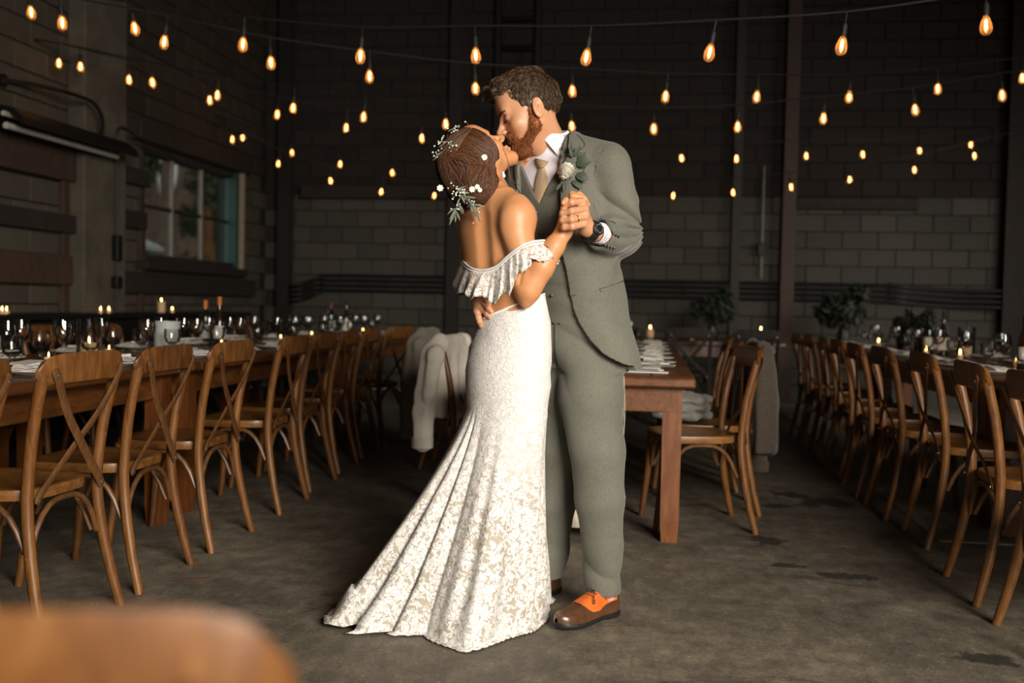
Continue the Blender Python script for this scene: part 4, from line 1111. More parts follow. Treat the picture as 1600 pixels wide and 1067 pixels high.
def strip(inner, outer, surf, off, thick, M=5, n=6, bulge=0.0, mi=0):
    """thin slab laid on a surface: ruled between two pixel polylines, with real thickness"""
    a = catmull([(*p, 0) for p in inner], n); b = catmull([(*p, 0) for p in outer], n); top = []
    for p, q in zip(a, b):
        row = []
        for j in range(M + 1):
            t = j / M; c = p * (1 - t) + q * t
            h = surf(c[0], c[1]); row.append((h, off + bulge * sin(pi * t)))
        top.append(row)
    vs_, fs = [], []; R, C_ = len(top), M + 1
    for lay in (0, 1):
        for row in top:
            for h, o in row:
                g = unit(h - V3(0, 0, HC)); vs_.append(h - g * (o if lay == 0 else o - thick))
    N = R * C_
    for i in range(R - 1):
        for j in range(M):
            q = (i * C_ + j, i * C_ + j + 1, (i + 1) * C_ + j + 1, (i + 1) * C_ + j); fs.append(q); fs.append(tuple(N + k for k in q[::-1]))
    edge = [(0, j) for j in range(C_)] + [(i, M) for i in range(1, R)] + [(R - 1, j) for j in range(M - 1, -1, -1)] + [(i, 0) for i in range(R - 2, 0, -1)]
    for k in range(len(edge)):
        p, q = edge[k], edge[(k + 1) % len(edge)]; A, B = p[0] * C_ + p[1], q[0] * C_ + q[1]
        fs.append((B, A, N + A, N + B))
    return vs_, fs
def smooth_surf(vol, default):
    """depth of a volume seen along a pixel ray, with a fallback depth outside it"""
    def f(u, v):
        h = vol.cast(u, v); return h if h is not None else P(u, v, default)
    return f
# ================================================================== GROOM
MB_BASE = np.array([G(915, 968)[0], G(915, 968)[1], 0.0])
Fm = unit(V3(-.6, -.8, 0)); Lm = unit(V3(.8, -.6, 0))          # chest direction, left side
UP = V3(0, 0, 1)
def zpx(v, d, u=880): return P(u, v, d)[2]
DM = 3.47
C_pts = [(205, 864), (240, 868), (270, 869), (300, 871), (360, 878), (400, 884), (440, 892), (500, 903), (540, 908), (575, 911)]
def cen(v): return np.interp(v, [a for a, b in C_pts], [b for a, b in C_pts])
def secs(rows, dr=0.0, dd=0.0):
    out = []
    for v, rs, rf in rows:
        p = P(cen(v), v, DM + dd); out.append((p[2], p[0], p[1], rs + dr, rf + dr))
    return out
ROW = [(212, .075, .07), (226, .115, .082), (240, .165, .098), (258, .200, .112), (300, .203, .128), (360, .196, .138), (400, .190, .138), (440, .186, .135), (500, .196, .142), (540, .206, .147), (572, .212, .150)]
headC = P(827, 176, 3.42)
F_h = V3(-.93, -.13, -.36); U_h = V3(-.36, .06, .93)
lo = (-.24, 2.98, -.02); hi = (.52, 3.86, 1.95)
mv = Vol(lo, hi, .0032)
qm, Sh, Fh, Uh = head(mv, headC, F_h, U_h, 1.07)
nb = P(866, 240, 3.47)
mv.cap(qm(0, -.022, -.06), nb, .056, .058, .03)
mv.cap(qm(0, .02, -.075), P(857, 244, 3.445), .034, .040, .03)
mv.torso(secs([(236, .08, .05), (258, .14, .065), (300, .15, .085), (400, .155, .105), (500, .16, .11), (560, .16, .11)]), Lm, Fm, .03)
shL, elL, wrL = P(948, 262, 3.37), P(972, 371, 3.40), P(924, 362, 3.205)
shR, elR, wrR = P(800, 262, 3.60), P(752, 392, 3.60), P(741, 444, 3.41)
mv.chain([shL, elL, P(942, 366, 3.27), wrL], [.045, .038, .032, .026], .02)
mv.chain([shR, elR, wrR], [.045, .038, .028], .02)
# his left hand closed around hers: palm, four wrapped fingers, thumb
kn = [P(909, 315, 3.155), P(914, 326, 3.150), P(914, 338, 3.150), P(911, 350, 3.155)]
for k_ in kn: mv.cap(P(916, 357, 3.195), k_, .019, .0125, .012)
mv.cap(P(918, 356, 3.19), P(905, 335, 3.18), .022, .020, .015)
tips = [(P(893, 316, 3.120), P(882, 322, 3.132), P(880, 326, 3.152)), (P(893, 330, 3.114), P(879, 333, 3.126), P(877, 336, 3.150)),
        (P(893, 343, 3.116), P(879, 344, 3.128), P(878, 346, 3.152)), (P(894, 354, 3.124), P(882, 355, 3.132), P(880, 356, 3.152))]
for k_, t in zip(kn, tips): finger(mv, [k_, t[0], t[1], t[2]], .0120, .0092)
finger(mv, [P(917, 345, 3.19), P(912, 318, 3.195), P(904, 306, 3.19), P(893, 303, 3.185)], .014, .010)
mv.ell(P(902, 318, 3.17), (.018, .02, .022), None, .012)
# ================================================================== BRIDE (body first: the groom's right hand rests on it)
Fw = unit(V3(.70, .71, 0)); Rw = unit(V3(.71, -.70, 0))
DW = 3.32
WB_BASE = np.array([P(795, 600, 3.36)[0], 3.36, 0.0])
CW = [(290, 771), (318, 774), (335, 774), (370, 775), (410, 779), (450, 789), (475, 798), (520, 800), (570, 794), (640, 792), (960, 790)]
def cenw(v): return np.interp(v, [a for a, b in CW], [b for a, b in CW])
def secw(rows, dr=0.0):
    out = []
    for v, rs, rf in rows:
        p = P(cenw(v), v, DW); out.append((p[2], p[0], p[1], rs + dr, rf + dr))
    return out
ROWW = [(302, .055, .052), (314, .090, .062), (326, .138, .072), (340, .158, .080), (370, .152, .088), (410, .140, .090), (450, .126, .086), (475, .119, .083), (490, .118, .084), (510, .110, .080), (530, .10, .08), (570, .10, .08)]
wv = Vol((-.32, 2.98, -.02), (.26, 3.80, 1.76), .0032)
headW = P(747, 248, 3.35)
F_w = V3(.45, .30, .84); U_w = V3(-.85, -.10, .50)
qw, Sw, Fwh, Uwh = head(wv, headW, F_w, U_w, .97, True)
wv.cap(qw(0, -.028, -.055), P(770, 308, 3.335), .046, .052, .025)
wv.torso(secw(ROWW), Rw, Fw, .02, 2.15)
wv.cap(P(770, 300, 3.335), P(806, 322, 3.235), .042, .040, .03)          # trapezius lines
wv.cap(P(768, 300, 3.345), P(738, 330, 3.42), .040, .038, .03)
shRw, elRw, wrRw = P(809, 338, 3.215), P(824, 456, 3.185), P(881, 362, 3.19)
wv.ell(shRw, (.048, .048, .050), None, .045)
wv.chain([shRw, P(813, 385, 3.195), P(819, 440, 3.19), elRw], [.045, .0425, .039, .036], .022)
wv.cap(P(821, 460, 3.19), P(822, 471, 3.185), .030, .022, .015)
wv.chain([P(826, 452, 3.18), P(846, 417, 3.175), P(866, 385, 3.18), wrRw], [.041, .0395, .032, .0255], .015)
shLw = P(736, 348, 3.43)
wv.ell(shLw, (.046, .046, .048), None, .025)
wv.chain([shLw, P(775, 350, 3.56), P(800, 300, 3.55), P(812, 262, 3.49)], [.044, .040, .034, .026], .02)
for i, (u, v) in enumerate(((806, 245), (812, 242), (818, 239), (823, 240))): finger(wv, [P(813 + i * 2, 262, 3.475), P(u, v + 8, 3.44), P(u, v, 3.43)], .0095, .0075)
# shoulder blades and the groove of the spine
def back(u, v): return wv.cast(u, v)
sp = [back(752 + i * 1.5, 318 + i * 20) for i in range(8)]
for i, (u, v) in enumerate(((794, 352),)):
    h = back(u, v)
    if h is not None: wv.ell(h + Fw * .016, (.030, .020, .048), None, .04)
for a, b in zip(sp[:-1], sp[1:]):
    if a is not None and b is not None: wv.cap(a - Fw * .020, b - Fw * .020, .014, .014, .036, 'sub')
# her right hand, inside his
wv.chain([wrRw, P(887, 345, 3.175), P(894, 328, 3.165)], [.0255, .027, .026], .015)
for i in range(4):
    finger(wv, [P(892 + i * 5, 322 - i * 0, 3.172), P(894 + i * 4, 306 + i, 3.165), P(905 + i * 3, 303 + i * 3, 3.172), P(913 + i * 2, 311 + i * 3, 3.185)], .0098, .0078)
finger(wv, [P(884, 342, 3.150), P(881, 326, 3.135), P(884, 313, 3.125), P(880, 317, 3.112)], .0115, .0085)
# fold at the inner elbow
for a_, b_ in (((811, 441), (815, 424)), ((815, 424), (828, 405)), ((828, 405), (838, 396))):
    pa, pb = wv.cast(*a_), wv.cast(*b_)
    if pa is not None and pb is not None: wv.cap(pa - V3(0, .002, 0), pb - V3(0, .002, 0), .0045, .0045, .010, 'sub')
bride = wv.mesh('person', WB_BASE, [MAT['skin_woman']], 1)
bb = room(WB_BASE); bride.location = bb; bride.rotation_euler = (0, 0, YAW)
tag(bride, 'woman in a white lace mermaid gown kissing the man, seen from behind', 'person', 'dancing couple')

# groom's right hand on her back
def onback(u, v, off, dflt=3.30):
    h = wv.cast(u, v); h = h if h is not None else P(u, v, dflt)
    return h - V3(0, 1, 0) * off
rk = [P(752, 455, 3.285), P(749, 465, 3.282), P(747, 476, 3.285), P(745, 486, 3.29)]
for k_ in rk: mv.cap(P(741, 447, 3.37), k_, .021, .0125, .012)
mv.cap(P(743, 452, 3.35), P(748, 470, 3.30), .022, .018, .015)
for k_, mid, tip in zip(rk, ((758, 463), (758, 475), (756, 485), (748, 496)), ((765, 474), (768, 487), (766, 496), (751, 508))):
    m_ = onback(mid[0], mid[1], .016); t_ = onback(tip[0], tip[1], .006)
    finger(mv, [k_, m_, (m_ + t_) / 2 + V3(0, -.004, 0), t_], .0115, .0088)
finger(mv, [P(744, 446, 3.36), P(752, 440, 3.33), onback(765, 438, -.002), onback(774, 441, -.002)], .013, .010)
# legs inside the trousers
hipL, knL, anL = P(918, 545, 3.42), P(931, 725, 3.36), P(944, 915, 3.42)
hipR, knR, anR = P(886, 545, 3.56), P(872, 725, 3.54), P(856, 893, 3.62)
mv.chain([hipL, knL, anL], [.075, .050, .036], .02); mv.chain([hipR, knR, anR], [.075, .050, .036], .02)
def mskin(c):
    r = c - headC; y = r @ Fh / 1.07; z = r @ Uh / 1.07; x = r @ Sh / 1.07
    lip = (np.abs(x) < .019) & (y > .087) & (z < -.057) & (z > -.080)
    return lip.astype(int)
groom = mv.mesh('person', MB_BASE, [MAT['skin_man'], MAT['lips']], 1, mskin)
gb = room(MB_BASE); groom.location = gb; groom.rotation_euler = (0, 0, YAW)
tag(groom, 'bearded man in a grey green suit kissing the woman in white', 'person', 'dancing couple')

# ================================================================== SUIT
def sfz(X, Y, Z):
    """body coordinates (s to his left, f to his front) for a grid"""
    zs = np.array([P(cen(v), v, DM)[2] for v in range(190, 600, 10)])[::-1]; cx = np.array([P(cen(v), v, DM)[0] for v in range(190, 600, 10)])[::-1]; cy = np.array([P(cen(v), v, DM)[1] for v in range(190, 600, 10)])[::-1]
    zz = Z.ravel(); x0 = np.interp(zz, zs, cx)[None, None, :]; y0 = np.interp(zz, zs, cy)[None, None, :]
    return (X - x0) * Lm[0] + (Y - y0) * Lm[1], (X - x0) * Fm[0] + (Y - y0) * Fm[1]
ZS = lambda pairs: (np.array([zpx(v, 3.36) for v, _ in pairs])[::-1], np.array([e for _, e in pairs])[::-1])
def prof(Z, pairs):
    a, b = ZS(pairs); return np.interp(Z.ravel(), a, b)[None, None, :]
# shirt: torso, neck stand and cuffs
sv = Vol((-.1, 3.05, .85), (.48, 3.80, 1.72), .004)
sv.torso(secs(ROW[:9], -.026), Lm, Fm, .01)
nk0, nk1 = P(864, 244, 3.47), P(856, 214, 3.455)
sv.cap(nk0, nk1, .0770, .0740, .02)
ax = unit(nk1 - nk0)
sv.field(nk1 - .12, nk1 + .12, lambda X, Y, Z: .004 - ((X - nk1[0]) * ax[0] + (Y - nk1[1]) * ax[1] + (Z - nk1[2]) * ax[2]), 0, 'sub')
sv.cap(nk0, nk1 + ax * .2, .068, .068, .003, 'sub')
sv.cap(P(946, 367, 3.29), P(931, 363, 3.225), .037, .0350, .005); 
cq = P(929, 363, 3.222); cdx = unit(P(924, 362, 3.205) - P(955, 369, 3.325))
sv.field(cq - .09, cq + .09, lambda X, Y, Z: np.maximum(-((X - cq[0]) * cdx[0] + (Y - cq[1]) * cdx[1] + (Z - cq[2]) * cdx[2]), np.sqrt((X - cq[0]) ** 2 + (Y - cq[1]) ** 2 + (Z - cq[2]) ** 2) - .085))
sv.cap(cq - cdx * .03, cq + cdx * .05, .0325, .0325, .001, 'sub')
shirt = sv.mesh('shirt', MB_BASE, [MAT['shirt']], 1, None, groom)
# vest
vv = Vol((-.12, 3.1, .85), (.42, 3.80, 1.62), .004)
vv.torso(secs(ROW[3:9] + [(530, .196, .142)], -.012), Lm, Fm, .005)
def vcut(X, Y, Z):
    s, f = sfz(X, Y, Z); e = prof(Z, [(220, .125), (257, .082), (318, .0), (330, -.02), (600, -.02)])
    return np.maximum(np.abs(s) - e, -f)
vv.field((-.12, 3.1, 1.30), (.42, 3.8, 1.62), vcut)
def vbot(X, Y, Z):
    s, f = sfz(X, Y, Z); zb = zpx(507, 3.36) + np.minimum(np.abs(np.abs(s) - .012) * .55, .035)
    return np.maximum(Z - zb, -f - .2)
vv.field((-.12, 3.1, .85), (.42, 3.8, 1.10), vbot)
def vwr(X, Y, Z): return .0025 * np.sin(70 * Z + 26 * X + 2 * vnoise(X, Y, Z, 9, 3)) * (Z < 1.15)
vv.displace((-.12, 3.1, .85), (.42, 3.8, 1.62), vwr)
vest = vv.mesh('waistcoat', MB_BASE, [MAT['vest_cloth']], 1, None, groom)
# jacket
jv = Vol((-.24, 3.05, .76), (.54, 3.86, 1.68), .0038)
jv.torso(secs(ROW), Lm, Fm, .02, 2.25)
jv.cap(P(900, 236, 3.44), P(950, 252, 3.385), .058, .066, .035)          # padded left shoulder
jv.cap(P(835, 236, 3.53), P(800, 255, 3.60), .058, .066, .035)
jv.field((-.24, 3.05, .76), (.54, 3.86, 1.68), lambda X, Y, Z: np.maximum(np.abs(sfz(X, Y, Z)[0]) - prof(Z, [(200, .080), (240, .088), (270, .084), (300, .086), (400, .078), (460, .070), (485, .076), (505, .090), (530, .122), (550, .158), (565, .20), (580, .25)]), -sfz(X, Y, Z)[1]))
# rounded lower corner: hem climbs towards the front edge
nk_a, nk_b = P(868, 250, 3.475), P(855, 205, 3.455)
jv.cap(nk_a, nk_b, .079, .082, .006, 'sub')
# left sleeve
cuff = P(938, 366, 3.262)
jv.chain([P(953, 264, 3.37), P(966, 320, 3.385), P(972, 368, 3.395)], [.073, .069, .066], .022)
jv.chain([P(972, 370, 3.395), P(955, 369, 3.325), cuff], [.066, .058, .0525], .018)
cd_ = unit(P(924, 362, 3.205) - P(955, 369, 3.325))
def cuffcut(X, Y, Z):
    d = (X - cuff[0]) * cd_[0] + (Y - cuff[1]) * cd_[1] + (Z - cuff[2]) * cd_[2]
    r = np.sqrt((X - cuff[0]) ** 2 + (Y - cuff[1]) ** 2 + (Z - cuff[2]) ** 2)
    return np.maximum(.006 - d, r - .075)
jv.field(cuff - .1, cuff + .1, cuffcut)
jv.cap(cuff - cd_ * .03, cuff + cd_ * .05, .044, .044, .002, 'sub')
# right sleeve around the bride
jv.chain([P(806, 262, 3.60), P(768, 340, 3.62), P(754, 392, 3.60)], [.070, .062, .056], .02); jv.chain([P(754, 392, 3.60), P(748, 436, 3.44)], [.056, .046], .015)
# creases: elbow fan, armhole pull lines, waist
el = P(965, 352, 3.35)
def jwr(X, Y, Z):
    r = np.sqrt((X - el[0]) ** 2 + (Y - el[1]) ** 2 + (Z - el[2]) ** 2)
    ang = np.arctan2(Z - el[2] + .02, X - el[0] - .12)
    a = .0135 * (1 - 1.6 * np.abs(np.sin(7 * ang + 14 * r + 1.5 * vnoise(X, Y, Z, 14, 5)))) * np.exp(-(r / .12) ** 2)
    b = .0050 * np.sin(26 * X + 22 * Z + 3 * vnoise(X, Y, Z, 7, 9)) * np.clip((1.36 - Z) / .3, 0, 1) * np.clip((Z - .8) / .2, .25, 1)
    c = .0028 * vnoise(X, Y, Z, 24, 13)
    return a + b + c
jv.displace((-.24, 3.05, .76), (.54, 3.86, 1.68), jwr)
# armhole seam
for a, b in (((941, 232), (927, 268)), ((927, 268), (924, 310)), ((924, 310), (931, 338))):
    pa, pb = jv.cast(*a), jv.cast(*b)
    if pa is not None and pb is not None: jv.cap(pa - V3(0, .001, 0), pb - V3(0, .001, 0),   .0022, .0022, .004, 'sub')
jacket = jv.mesh('suit_jacket', MB_BASE, [MAT['suit']], 1, None, groom)
jsurf = smooth_surf(jv, 3.36)
def slab(name, inner, outer, surf, off, th, mat, parent, M=5, n=6, bulge=0.0):
    v_, f_ = strip(inner, outer, surf, off, th, M, n, bulge)
    return MB().add([np.array(p) - MB_BASE for p in v_], f_).build(name, MAT[mat], parent, True)
slab('lapel', [(888, 240), (879, 262), (876, 290), (877, 330), (878, 372), (879, 405)], [(915, 247), (912, 266), (905, 292), (895, 330), (886, 372), (880, 408)], jsurf, .015, .005, 'suit', jacket, 6, 6, .006)
slab('collar', [(889, 205), (889, 216), (888, 228), (888, 238)], [(901, 212), (909, 220), (913, 229), (902, 236)], jsurf, .018, .006, 'suit', jacket, 4, 6, .005)
slab('lapel', [(818, 238), (813, 262), (815, 285), (822, 310)], [(807, 246), (803, 266), (807, 290), (820, 312)], smooth_surf(jv, 3.44), .008, .007, 'suit', jacket, 4, 6, .003)
def edge_line(px, surf, off, r, mat, name, parent):  # thin dark tube standing in for the shade and stitching of a cloth edge
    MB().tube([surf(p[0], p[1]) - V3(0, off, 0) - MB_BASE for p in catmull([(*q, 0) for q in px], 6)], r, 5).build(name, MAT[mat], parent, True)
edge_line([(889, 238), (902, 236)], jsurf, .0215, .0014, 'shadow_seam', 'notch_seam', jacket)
edge_line([(902, 236), (913, 229), (909, 220), (901, 212)], jsurf, .0195, .0014, 'shadow_seam', 'collar_edge_shade', jacket)
edge_line([(903, 238), (915, 247), (912, 266), (905, 292), (895, 330), (886, 372), (880, 405)], jsurf, .0165, .0014, 'shadow_seam', 'lapel_edge_shade', jacket)
slab('pocket_flap', [(938, 452), (956, 446), (974, 439)], [(939, 456), (957, 450), (975, 443)], jsurf, .004, .004, 'suit', jacket, 3, 6)
slab('pocket_slit', [(937, 451), (956, 445), (975, 438)], [(937, 452.3), (956, 446.3), (975, 439.3)], jsurf, .0052, .002, 'shadow_seam', jacket, 1, 6)
slab('button_hole', [(892, 462), (900, 460)], [(892, 463.5), (900, 461.5)], jsurf, .003, .002, 'shadow_seam', jacket, 1, 4)
for i in range(4):
    h = jsurf(946 + i * 4.6, 383 + i * 1.4)
    MB().sphere(h - MB_BASE - V3(0, .003, 0), .0062, 10, s=(1, .45, 1)).build('sleeve_button', MAT['button_dark'], jacket, True)
vsurf = smooth_surf(vv, 3.36)
for u, v in ((838, 332), (845, 364), (851, 396), (857, 430), (862, 462)):
    h = vsurf(u, v); MB().sphere(h - MB_BASE - V3(0, .003, 0), .0065, 10, s=(1, .5, 1)).build('button', MAT['button_dark'], vest, True)
ssurf = smooth_surf(sv, 3.40)
# tie
tie = empty('necktie', parent=groom)
tk = [ssurf(846, 247), ssurf(846, 261)]
slab('knot', [(837, 247), (838, 254), (842, 262)], [(858, 252), (855, 257), (851, 261)], ssurf, .016, .016, 'tie_silk', tie, 5, 5, .006)
slab('blade', [(842, 261), (838, 275), (834, 296), (833, 312), (838, 324)], [(851, 260), (854, 270), (856, 284), (851, 304), (841, 324)], ssurf, .009, .008, 'tie_silk', tie, 6, 6, .007)
def collar_side(sg):
    rows = []
    for i in range(25):
        t = i / 24; pt_, pb_ = radians(166 * t) * sg, radians(134 * t ** .95) * sg
        et = -Fm * cos(pt_) + Lm * sin(pt_); eb = -Fm * cos(pb_) + Lm * sin(pb_)
        drop = .034 + .066 * t ** 2.0; top = nk1 + ax * (.008 - .014 * t) + et * .0735
        bot = nk1 - ax * drop + eb * (.091 + .020 * t); fold = nk1 + ax * (.010 - .014 * t) + et * .0785
        mid = (fold + bot) / 2 + eb * .004
        inn = nk1 - ax * (drop - .006) + eb * (.087 + .018 * t)
        rows.append([q - MB_BASE for q in (top, fold, mid, bot, inn)])
    return MB().loft(rows, closed=True, cap=True)
for sg in (-1, 1): collar_side(sg).build('collar_flap', MAT['shirt'], shirt, True)

# trousers
tv = Vol((-.08, 3.2, .05), (.46, 3.84, 1.12), .004)
tv.torso(secs([(470, .168, .118), (510, .178, .128), (545, .182, .130), (575, .16, .120)]), Lm, Fm, .02)
tv.chain([P(920, 545, 3.445), P(924, 620, 3.41), P(932, 700, 3.375), P(937, 780, 3.375), P(941, 850, 3.40), P(942, 922, 3.425)], [.108, .110, .092, .082, .069, .062], .02)
tv.chain([P(884, 545, 3.55), P(878, 620, 3.55), P(872, 700, 3.545), P(866, 780, 3.56), P(860, 850, 3.60), P(856, 898, 3.62)], [.118, .106, .088, .078, .066, .060], .02)
for (u, v, d, n_) in ((942, 925, 3.425, 1), (856, 899, 3.62, -1)):
    c = P(u, v, d)
    tv.field(c - .1, c + .1, lambda X, Y, Z, c=c: Z - c[2] - .004 - .10 * (Y - c[1]), 0, 'sub')
    tv.cap(c - V3(0, 0, .1), c + V3(0, 0, .03), .052, .052, .003, 'sub')
def twr(X, Y, Z):
    fold_ = 1 - 2 * np.abs(np.sin(13 * Z + 9 * X - 11 * Y + 1.9 * vnoise(X, Y, Z, 7, 21)))
    k = .0105 * fold_ * (np.exp(-((Z - .60) / .10) ** 2) * .5 + np.exp(-((Z - .16) / .06) ** 2) * .62 + np.exp(-((Z - .90) / .10) ** 2) * .8)
    return k + .0030 * vnoise(X, Y, Z, 9, 31)
tv.displace((-.08, 3.2, .05), (.46, 3.84, 1.12), twr)
trousers = tv.mesh('trousers', MB_BASE, [MAT['suit']], 1, None, groom)
tsurf = smooth_surf(tv, 3.33)
slab('fly_seam', [(866, 508), (866, 530), (867, 552), (871, 572)], [(867.2, 508), (867.2, 530), (868.2, 552), (872.2, 572)], tsurf, .003, .002, 'shadow_seam', trousers, 1, 6)

# ---- shoes: two-tone oxfords
def shoe(toe, heel, zr):
    """toe and heel on the ground (camera-aligned)"""
    toe, heel = np.array(toe, float), np.array(heel, float); d = unit(toe - heel); L = .305; s = np.cross(UP, d)
    O = (toe + heel) / 2 - d * L / 2; O[2] = zr
    q = lambda a, b, c: O + d * a + s * b + UP * c - MB_BASE
    root = empty('shoe', parent=groom)
    def halfw(t): return np.interp(t, [0, .04, .12, .35, .55, .70, .82, .92, .98, 1.0], [.018, .030, .035, .034, .043, .048, .044, .034, .018, .006])
    n = 18
    so = []
    for z, k in ((0, .97), (.0045, 1.06), (.012, 1.07), (.016, 1.02)):
        ring = []
        for i in range(40):
            t = i / 39; ring.append(q(t * L, halfw(t) * k + .001, z + (.010 * max(0, (t - .7) / .3) ** 2)))
        for i in range(39, -1, -1):
            t = i / 39; ring.append(q(t * L, -halfw(t) * k - .001, z + (.010 * max(0, (t - .7) / .3) ** 2)))
        so.append(ring)
    MB().loft(so).build('sole', MAT['shoe_sole'], root, True)
    he = MB(); he.loft([[q(t * L, sg * halfw(t) * 1.05, z) for t, sg in [(i / 10 * .26, 1) for i in range(11)] + [(i / 10 * .26, -1) for i in range(10, -1, -1)]] for z in (-.004, .013)]); he.build('heel', MAT['shoe_sole'], root)
    def top(t): return np.interp(t, [0, .05, .15, .30, .42, .52, .62, .75, .88, .96, 1.0], [.070, .088, .096, .098, .094, .083, .070, .056, .047, .038, .020])
    def shell(t0, t1, nt_, off, name, mat, hi=None, lowcut=None):
        rings = []
        for i in range(nt_ + 1):
            t = t0 + (t1 - t0) * i / nt_; w = halfw(t) + off; h = top(t) + off; lift = .010 * max(0, (t - .7) / .3) ** 2; ring = []
            for j in range(n + 1):
                a = pi * j / n
                x = w * math.copysign(abs(cos(a)) ** .75, cos(a)); z = h * abs(sin(a)) ** (.72)
                open_t = np.interp(t, [0, .06, .34, .44, .6], [1, 1, 1, .0, 0])
                if hi: z = min(z, h * (1 - .10 * open_t * (abs(sin(a)) > .9)))
                ring.append(q(t * L, x * (1 - .10 * (z / .1) ** 2), .012 + lift + z - .012 * (z / .1)))
            rings.append(ring)
        return MB().loft(rings, closed=False, cap=False)
    m = shell(.005, .999, 44, 0, 'v', None); 
    vamp = m.build('vamp', MAT['leather_brown'], root, True)
    # orange quarters: from the instep back, above a dipping seam line
    rings = []
    for i in range(30):
        t = .10 + .56 * i / 29; w = halfw(t) + .0018; h = top(t) + .0018
        zl = np.interp(t, [.10, .2, .3, .42, .55, .62, .66], [.052, .050, .046, .030, .034, .048, .066])
        a0 = math.asin(min(1, (zl / h)) ** (1 / .72)) if zl < h else pi / 2
        ring = []
        for j in range(n + 1):
            a = a0 + (pi - 2 * a0) * j / n
            x = w * math.copysign(abs(cos(a)) ** .75, cos(a)); z = h * abs(sin(a)) ** .72
            ring.append(q(t * L, x * (1 - .10 * (z / .1) ** 2), .012 + z - .012 * (z / .1)))
        rings.append(ring)
    MB().loft(rings, closed=False, cap=False).build('quarter', MAT['leather_orange'], root, True)
    la = MB()
    for k in range(5):
        t = .60 - .055 * k; h = top(t) + .0035; w = .022
        la.tube([q(t * L - .004, -w, h - .005), q(t * L, -.010, h - .001), q(t * L, .010, h - .001), q(t * L - .004, w, h - .005)], .0019, 5)
    la.tube([q(.61 * L, 0, top(.61) + .003), q(.38 * L, 0, top(.38) + .005)], .0022, 5)
    h0 = top(.40) + .004
    la.tube(catmull([q(.40 * L, 0, h0), q(.46 * L, .022, h0 + .004), q(.54 * L, .040, h0 - .024), q(.50 * L, .034, h0 - .028), q(.40 * L, .004, h0)], 5), .0018, 5)
    la.tube(catmull([q(.40 * L, 0, h0), q(.47 * L, -.024, h0 + .012), q(.52 * L, -.044, h0 + .020)], 5), .0016, 5)
    la.build('laces', MAT['button_dark'], root, True)
    st = MB()
    for k in range(7):
        t = .14 + .030 * k; w = halfw(t) + .0022
        for sg in (-1, 1): st.tube([q(t * L, sg * w * .985, .058 + .010), q(t * L, sg * w * .93, .080 + .006)], .0009, 4)
    st.build('stitching', MAT['button_dark'], root)
    MB().lathe([(.036, .06), (.036, .10), (.034, .15)], seg=16, cap=False).build('sock', MAT['sock'], root, True, loc=tuple(O + d * .062 - MB_BASE))
tg, hg = G(867, 987), G(963, 957)
shoe(tg, hg, .004)
tg2 = G(806, 950); hg2 = G(866, 922)
shoe(tg2, hg2, .004)

# ---- watch, rings, boutonniere
wt = empty('wristwatch', parent=groom); wd = unit(P(908, 354, 3.185) - P(930, 364, 3.225))
def ring_at(c, d, r, rr, mat, name, parent, flat=None, base=MB_BASE, seg=28):
    d = unit(d); a = unit(np.cross(d, UP)); b = np.cross(d, a)
    pts = [c + (a * cos(2 * pi * k / seg) + b * sin(2 * pi * k / seg)) * r - base for k in range(seg + 1)]
    return MB().tube(pts, 1.0 if flat else rr, 8, up=tuple(d) if flat else None, flat=flat, cap=False).build(name, MAT[mat], parent, True)
wc = P(922.5, 361, 3.205)
ring_at(wc, wd, .0315, .006, 'black_metal', 'strap', wt); ring_at(wc + wd * .008, wd, .0310, .005, 'black_metal', 'strap', wt); ring_at(wc - wd * .008, wd, .0318, .005, 'black_metal', 'strap', wt)
fc = P(919.5, 353, 3.166); nrm = unit(fc - wc); nrm = unit(nrm - wd * (nrm @ wd)); e1, e2 = wd, np.cross(nrm, wd)
def disc(c, nrm, e1, e2, prof_, mat, name, parent, base=MB_BASE, seg=20):
    return MB().loft([[c + (e1 * cos(2 * pi * k / seg) + e2 * sin(2 * pi * k / seg)) * r + nrm * h - base for k in range(seg)] for r, h in prof_]).build(name, MAT[mat], parent, True)
disc(wc + nrm * .029, nrm, e1, e2, [(.019, 0), (.021, .003), (.021, .009), (.018, .011)], 'black_metal', 'case', wt)
disc(wc + nrm * .029, nrm, e1, e2, [(.017, .0105), (.017, .0118)], 'black_paint', 'dial', wt)
for a_ in range(12):
    an = 2 * pi * a_ / 12; c = wc + nrm * .0412 + (e1 * cos(an) + e2 * sin(an)) * .0135
    MB().sphere(c - MB_BASE, .0012, 6).build('hour_mark', MAT['silver'], wt)
ring_at((P(902, 341.5, 3.126) + P(900, 341.5, 3.124)) / 2, unit(tips[2][0] - kn[2]), .0118, .0016, 'gold', 'wedding_ring', groom)
simple('leaf_bout', (.045, .058, .036), .7, var=.3)
simple('leaf_mid', (.035, .046, .028), .6, var=.3)
bo = empty('boutonniere', parent=groom)
bc = jsurf(884, 269) - V3(0, .030, 0)
pm = MB(); rb = random.Random(4)
for k in range(230):
    z = 1 - 2 * (k + .5) / 230; a = k * 2.39996; r_ = sqrt(max(0, 1 - z * z)); d = V3(r_ * cos(a), r_ * sin(a), z)
    if d[1] > .55: continue
    rad = .0275 * rb.uniform(.86, 1.05); p = bc + d * rad * .72 - MB_BASE; t_ = unit(np.cross(d, V3(.3, .2, 1))); b_ = np.cross(d, t_); w = .0034
    e = bc + d * rad - MB_BASE
    pm.add([p - t_ * w, p + t_ * w, e + t_ * w * 1.2 + b_ * .001, e + d * .003, e - t_ * w * 1.2 + b_ * .001], [(0, 1, 2, 3, 4)])
pm.sphere(bc - MB_BASE, .021, 12)
pm.build('bloom', MAT['petal_white'], bo, False)
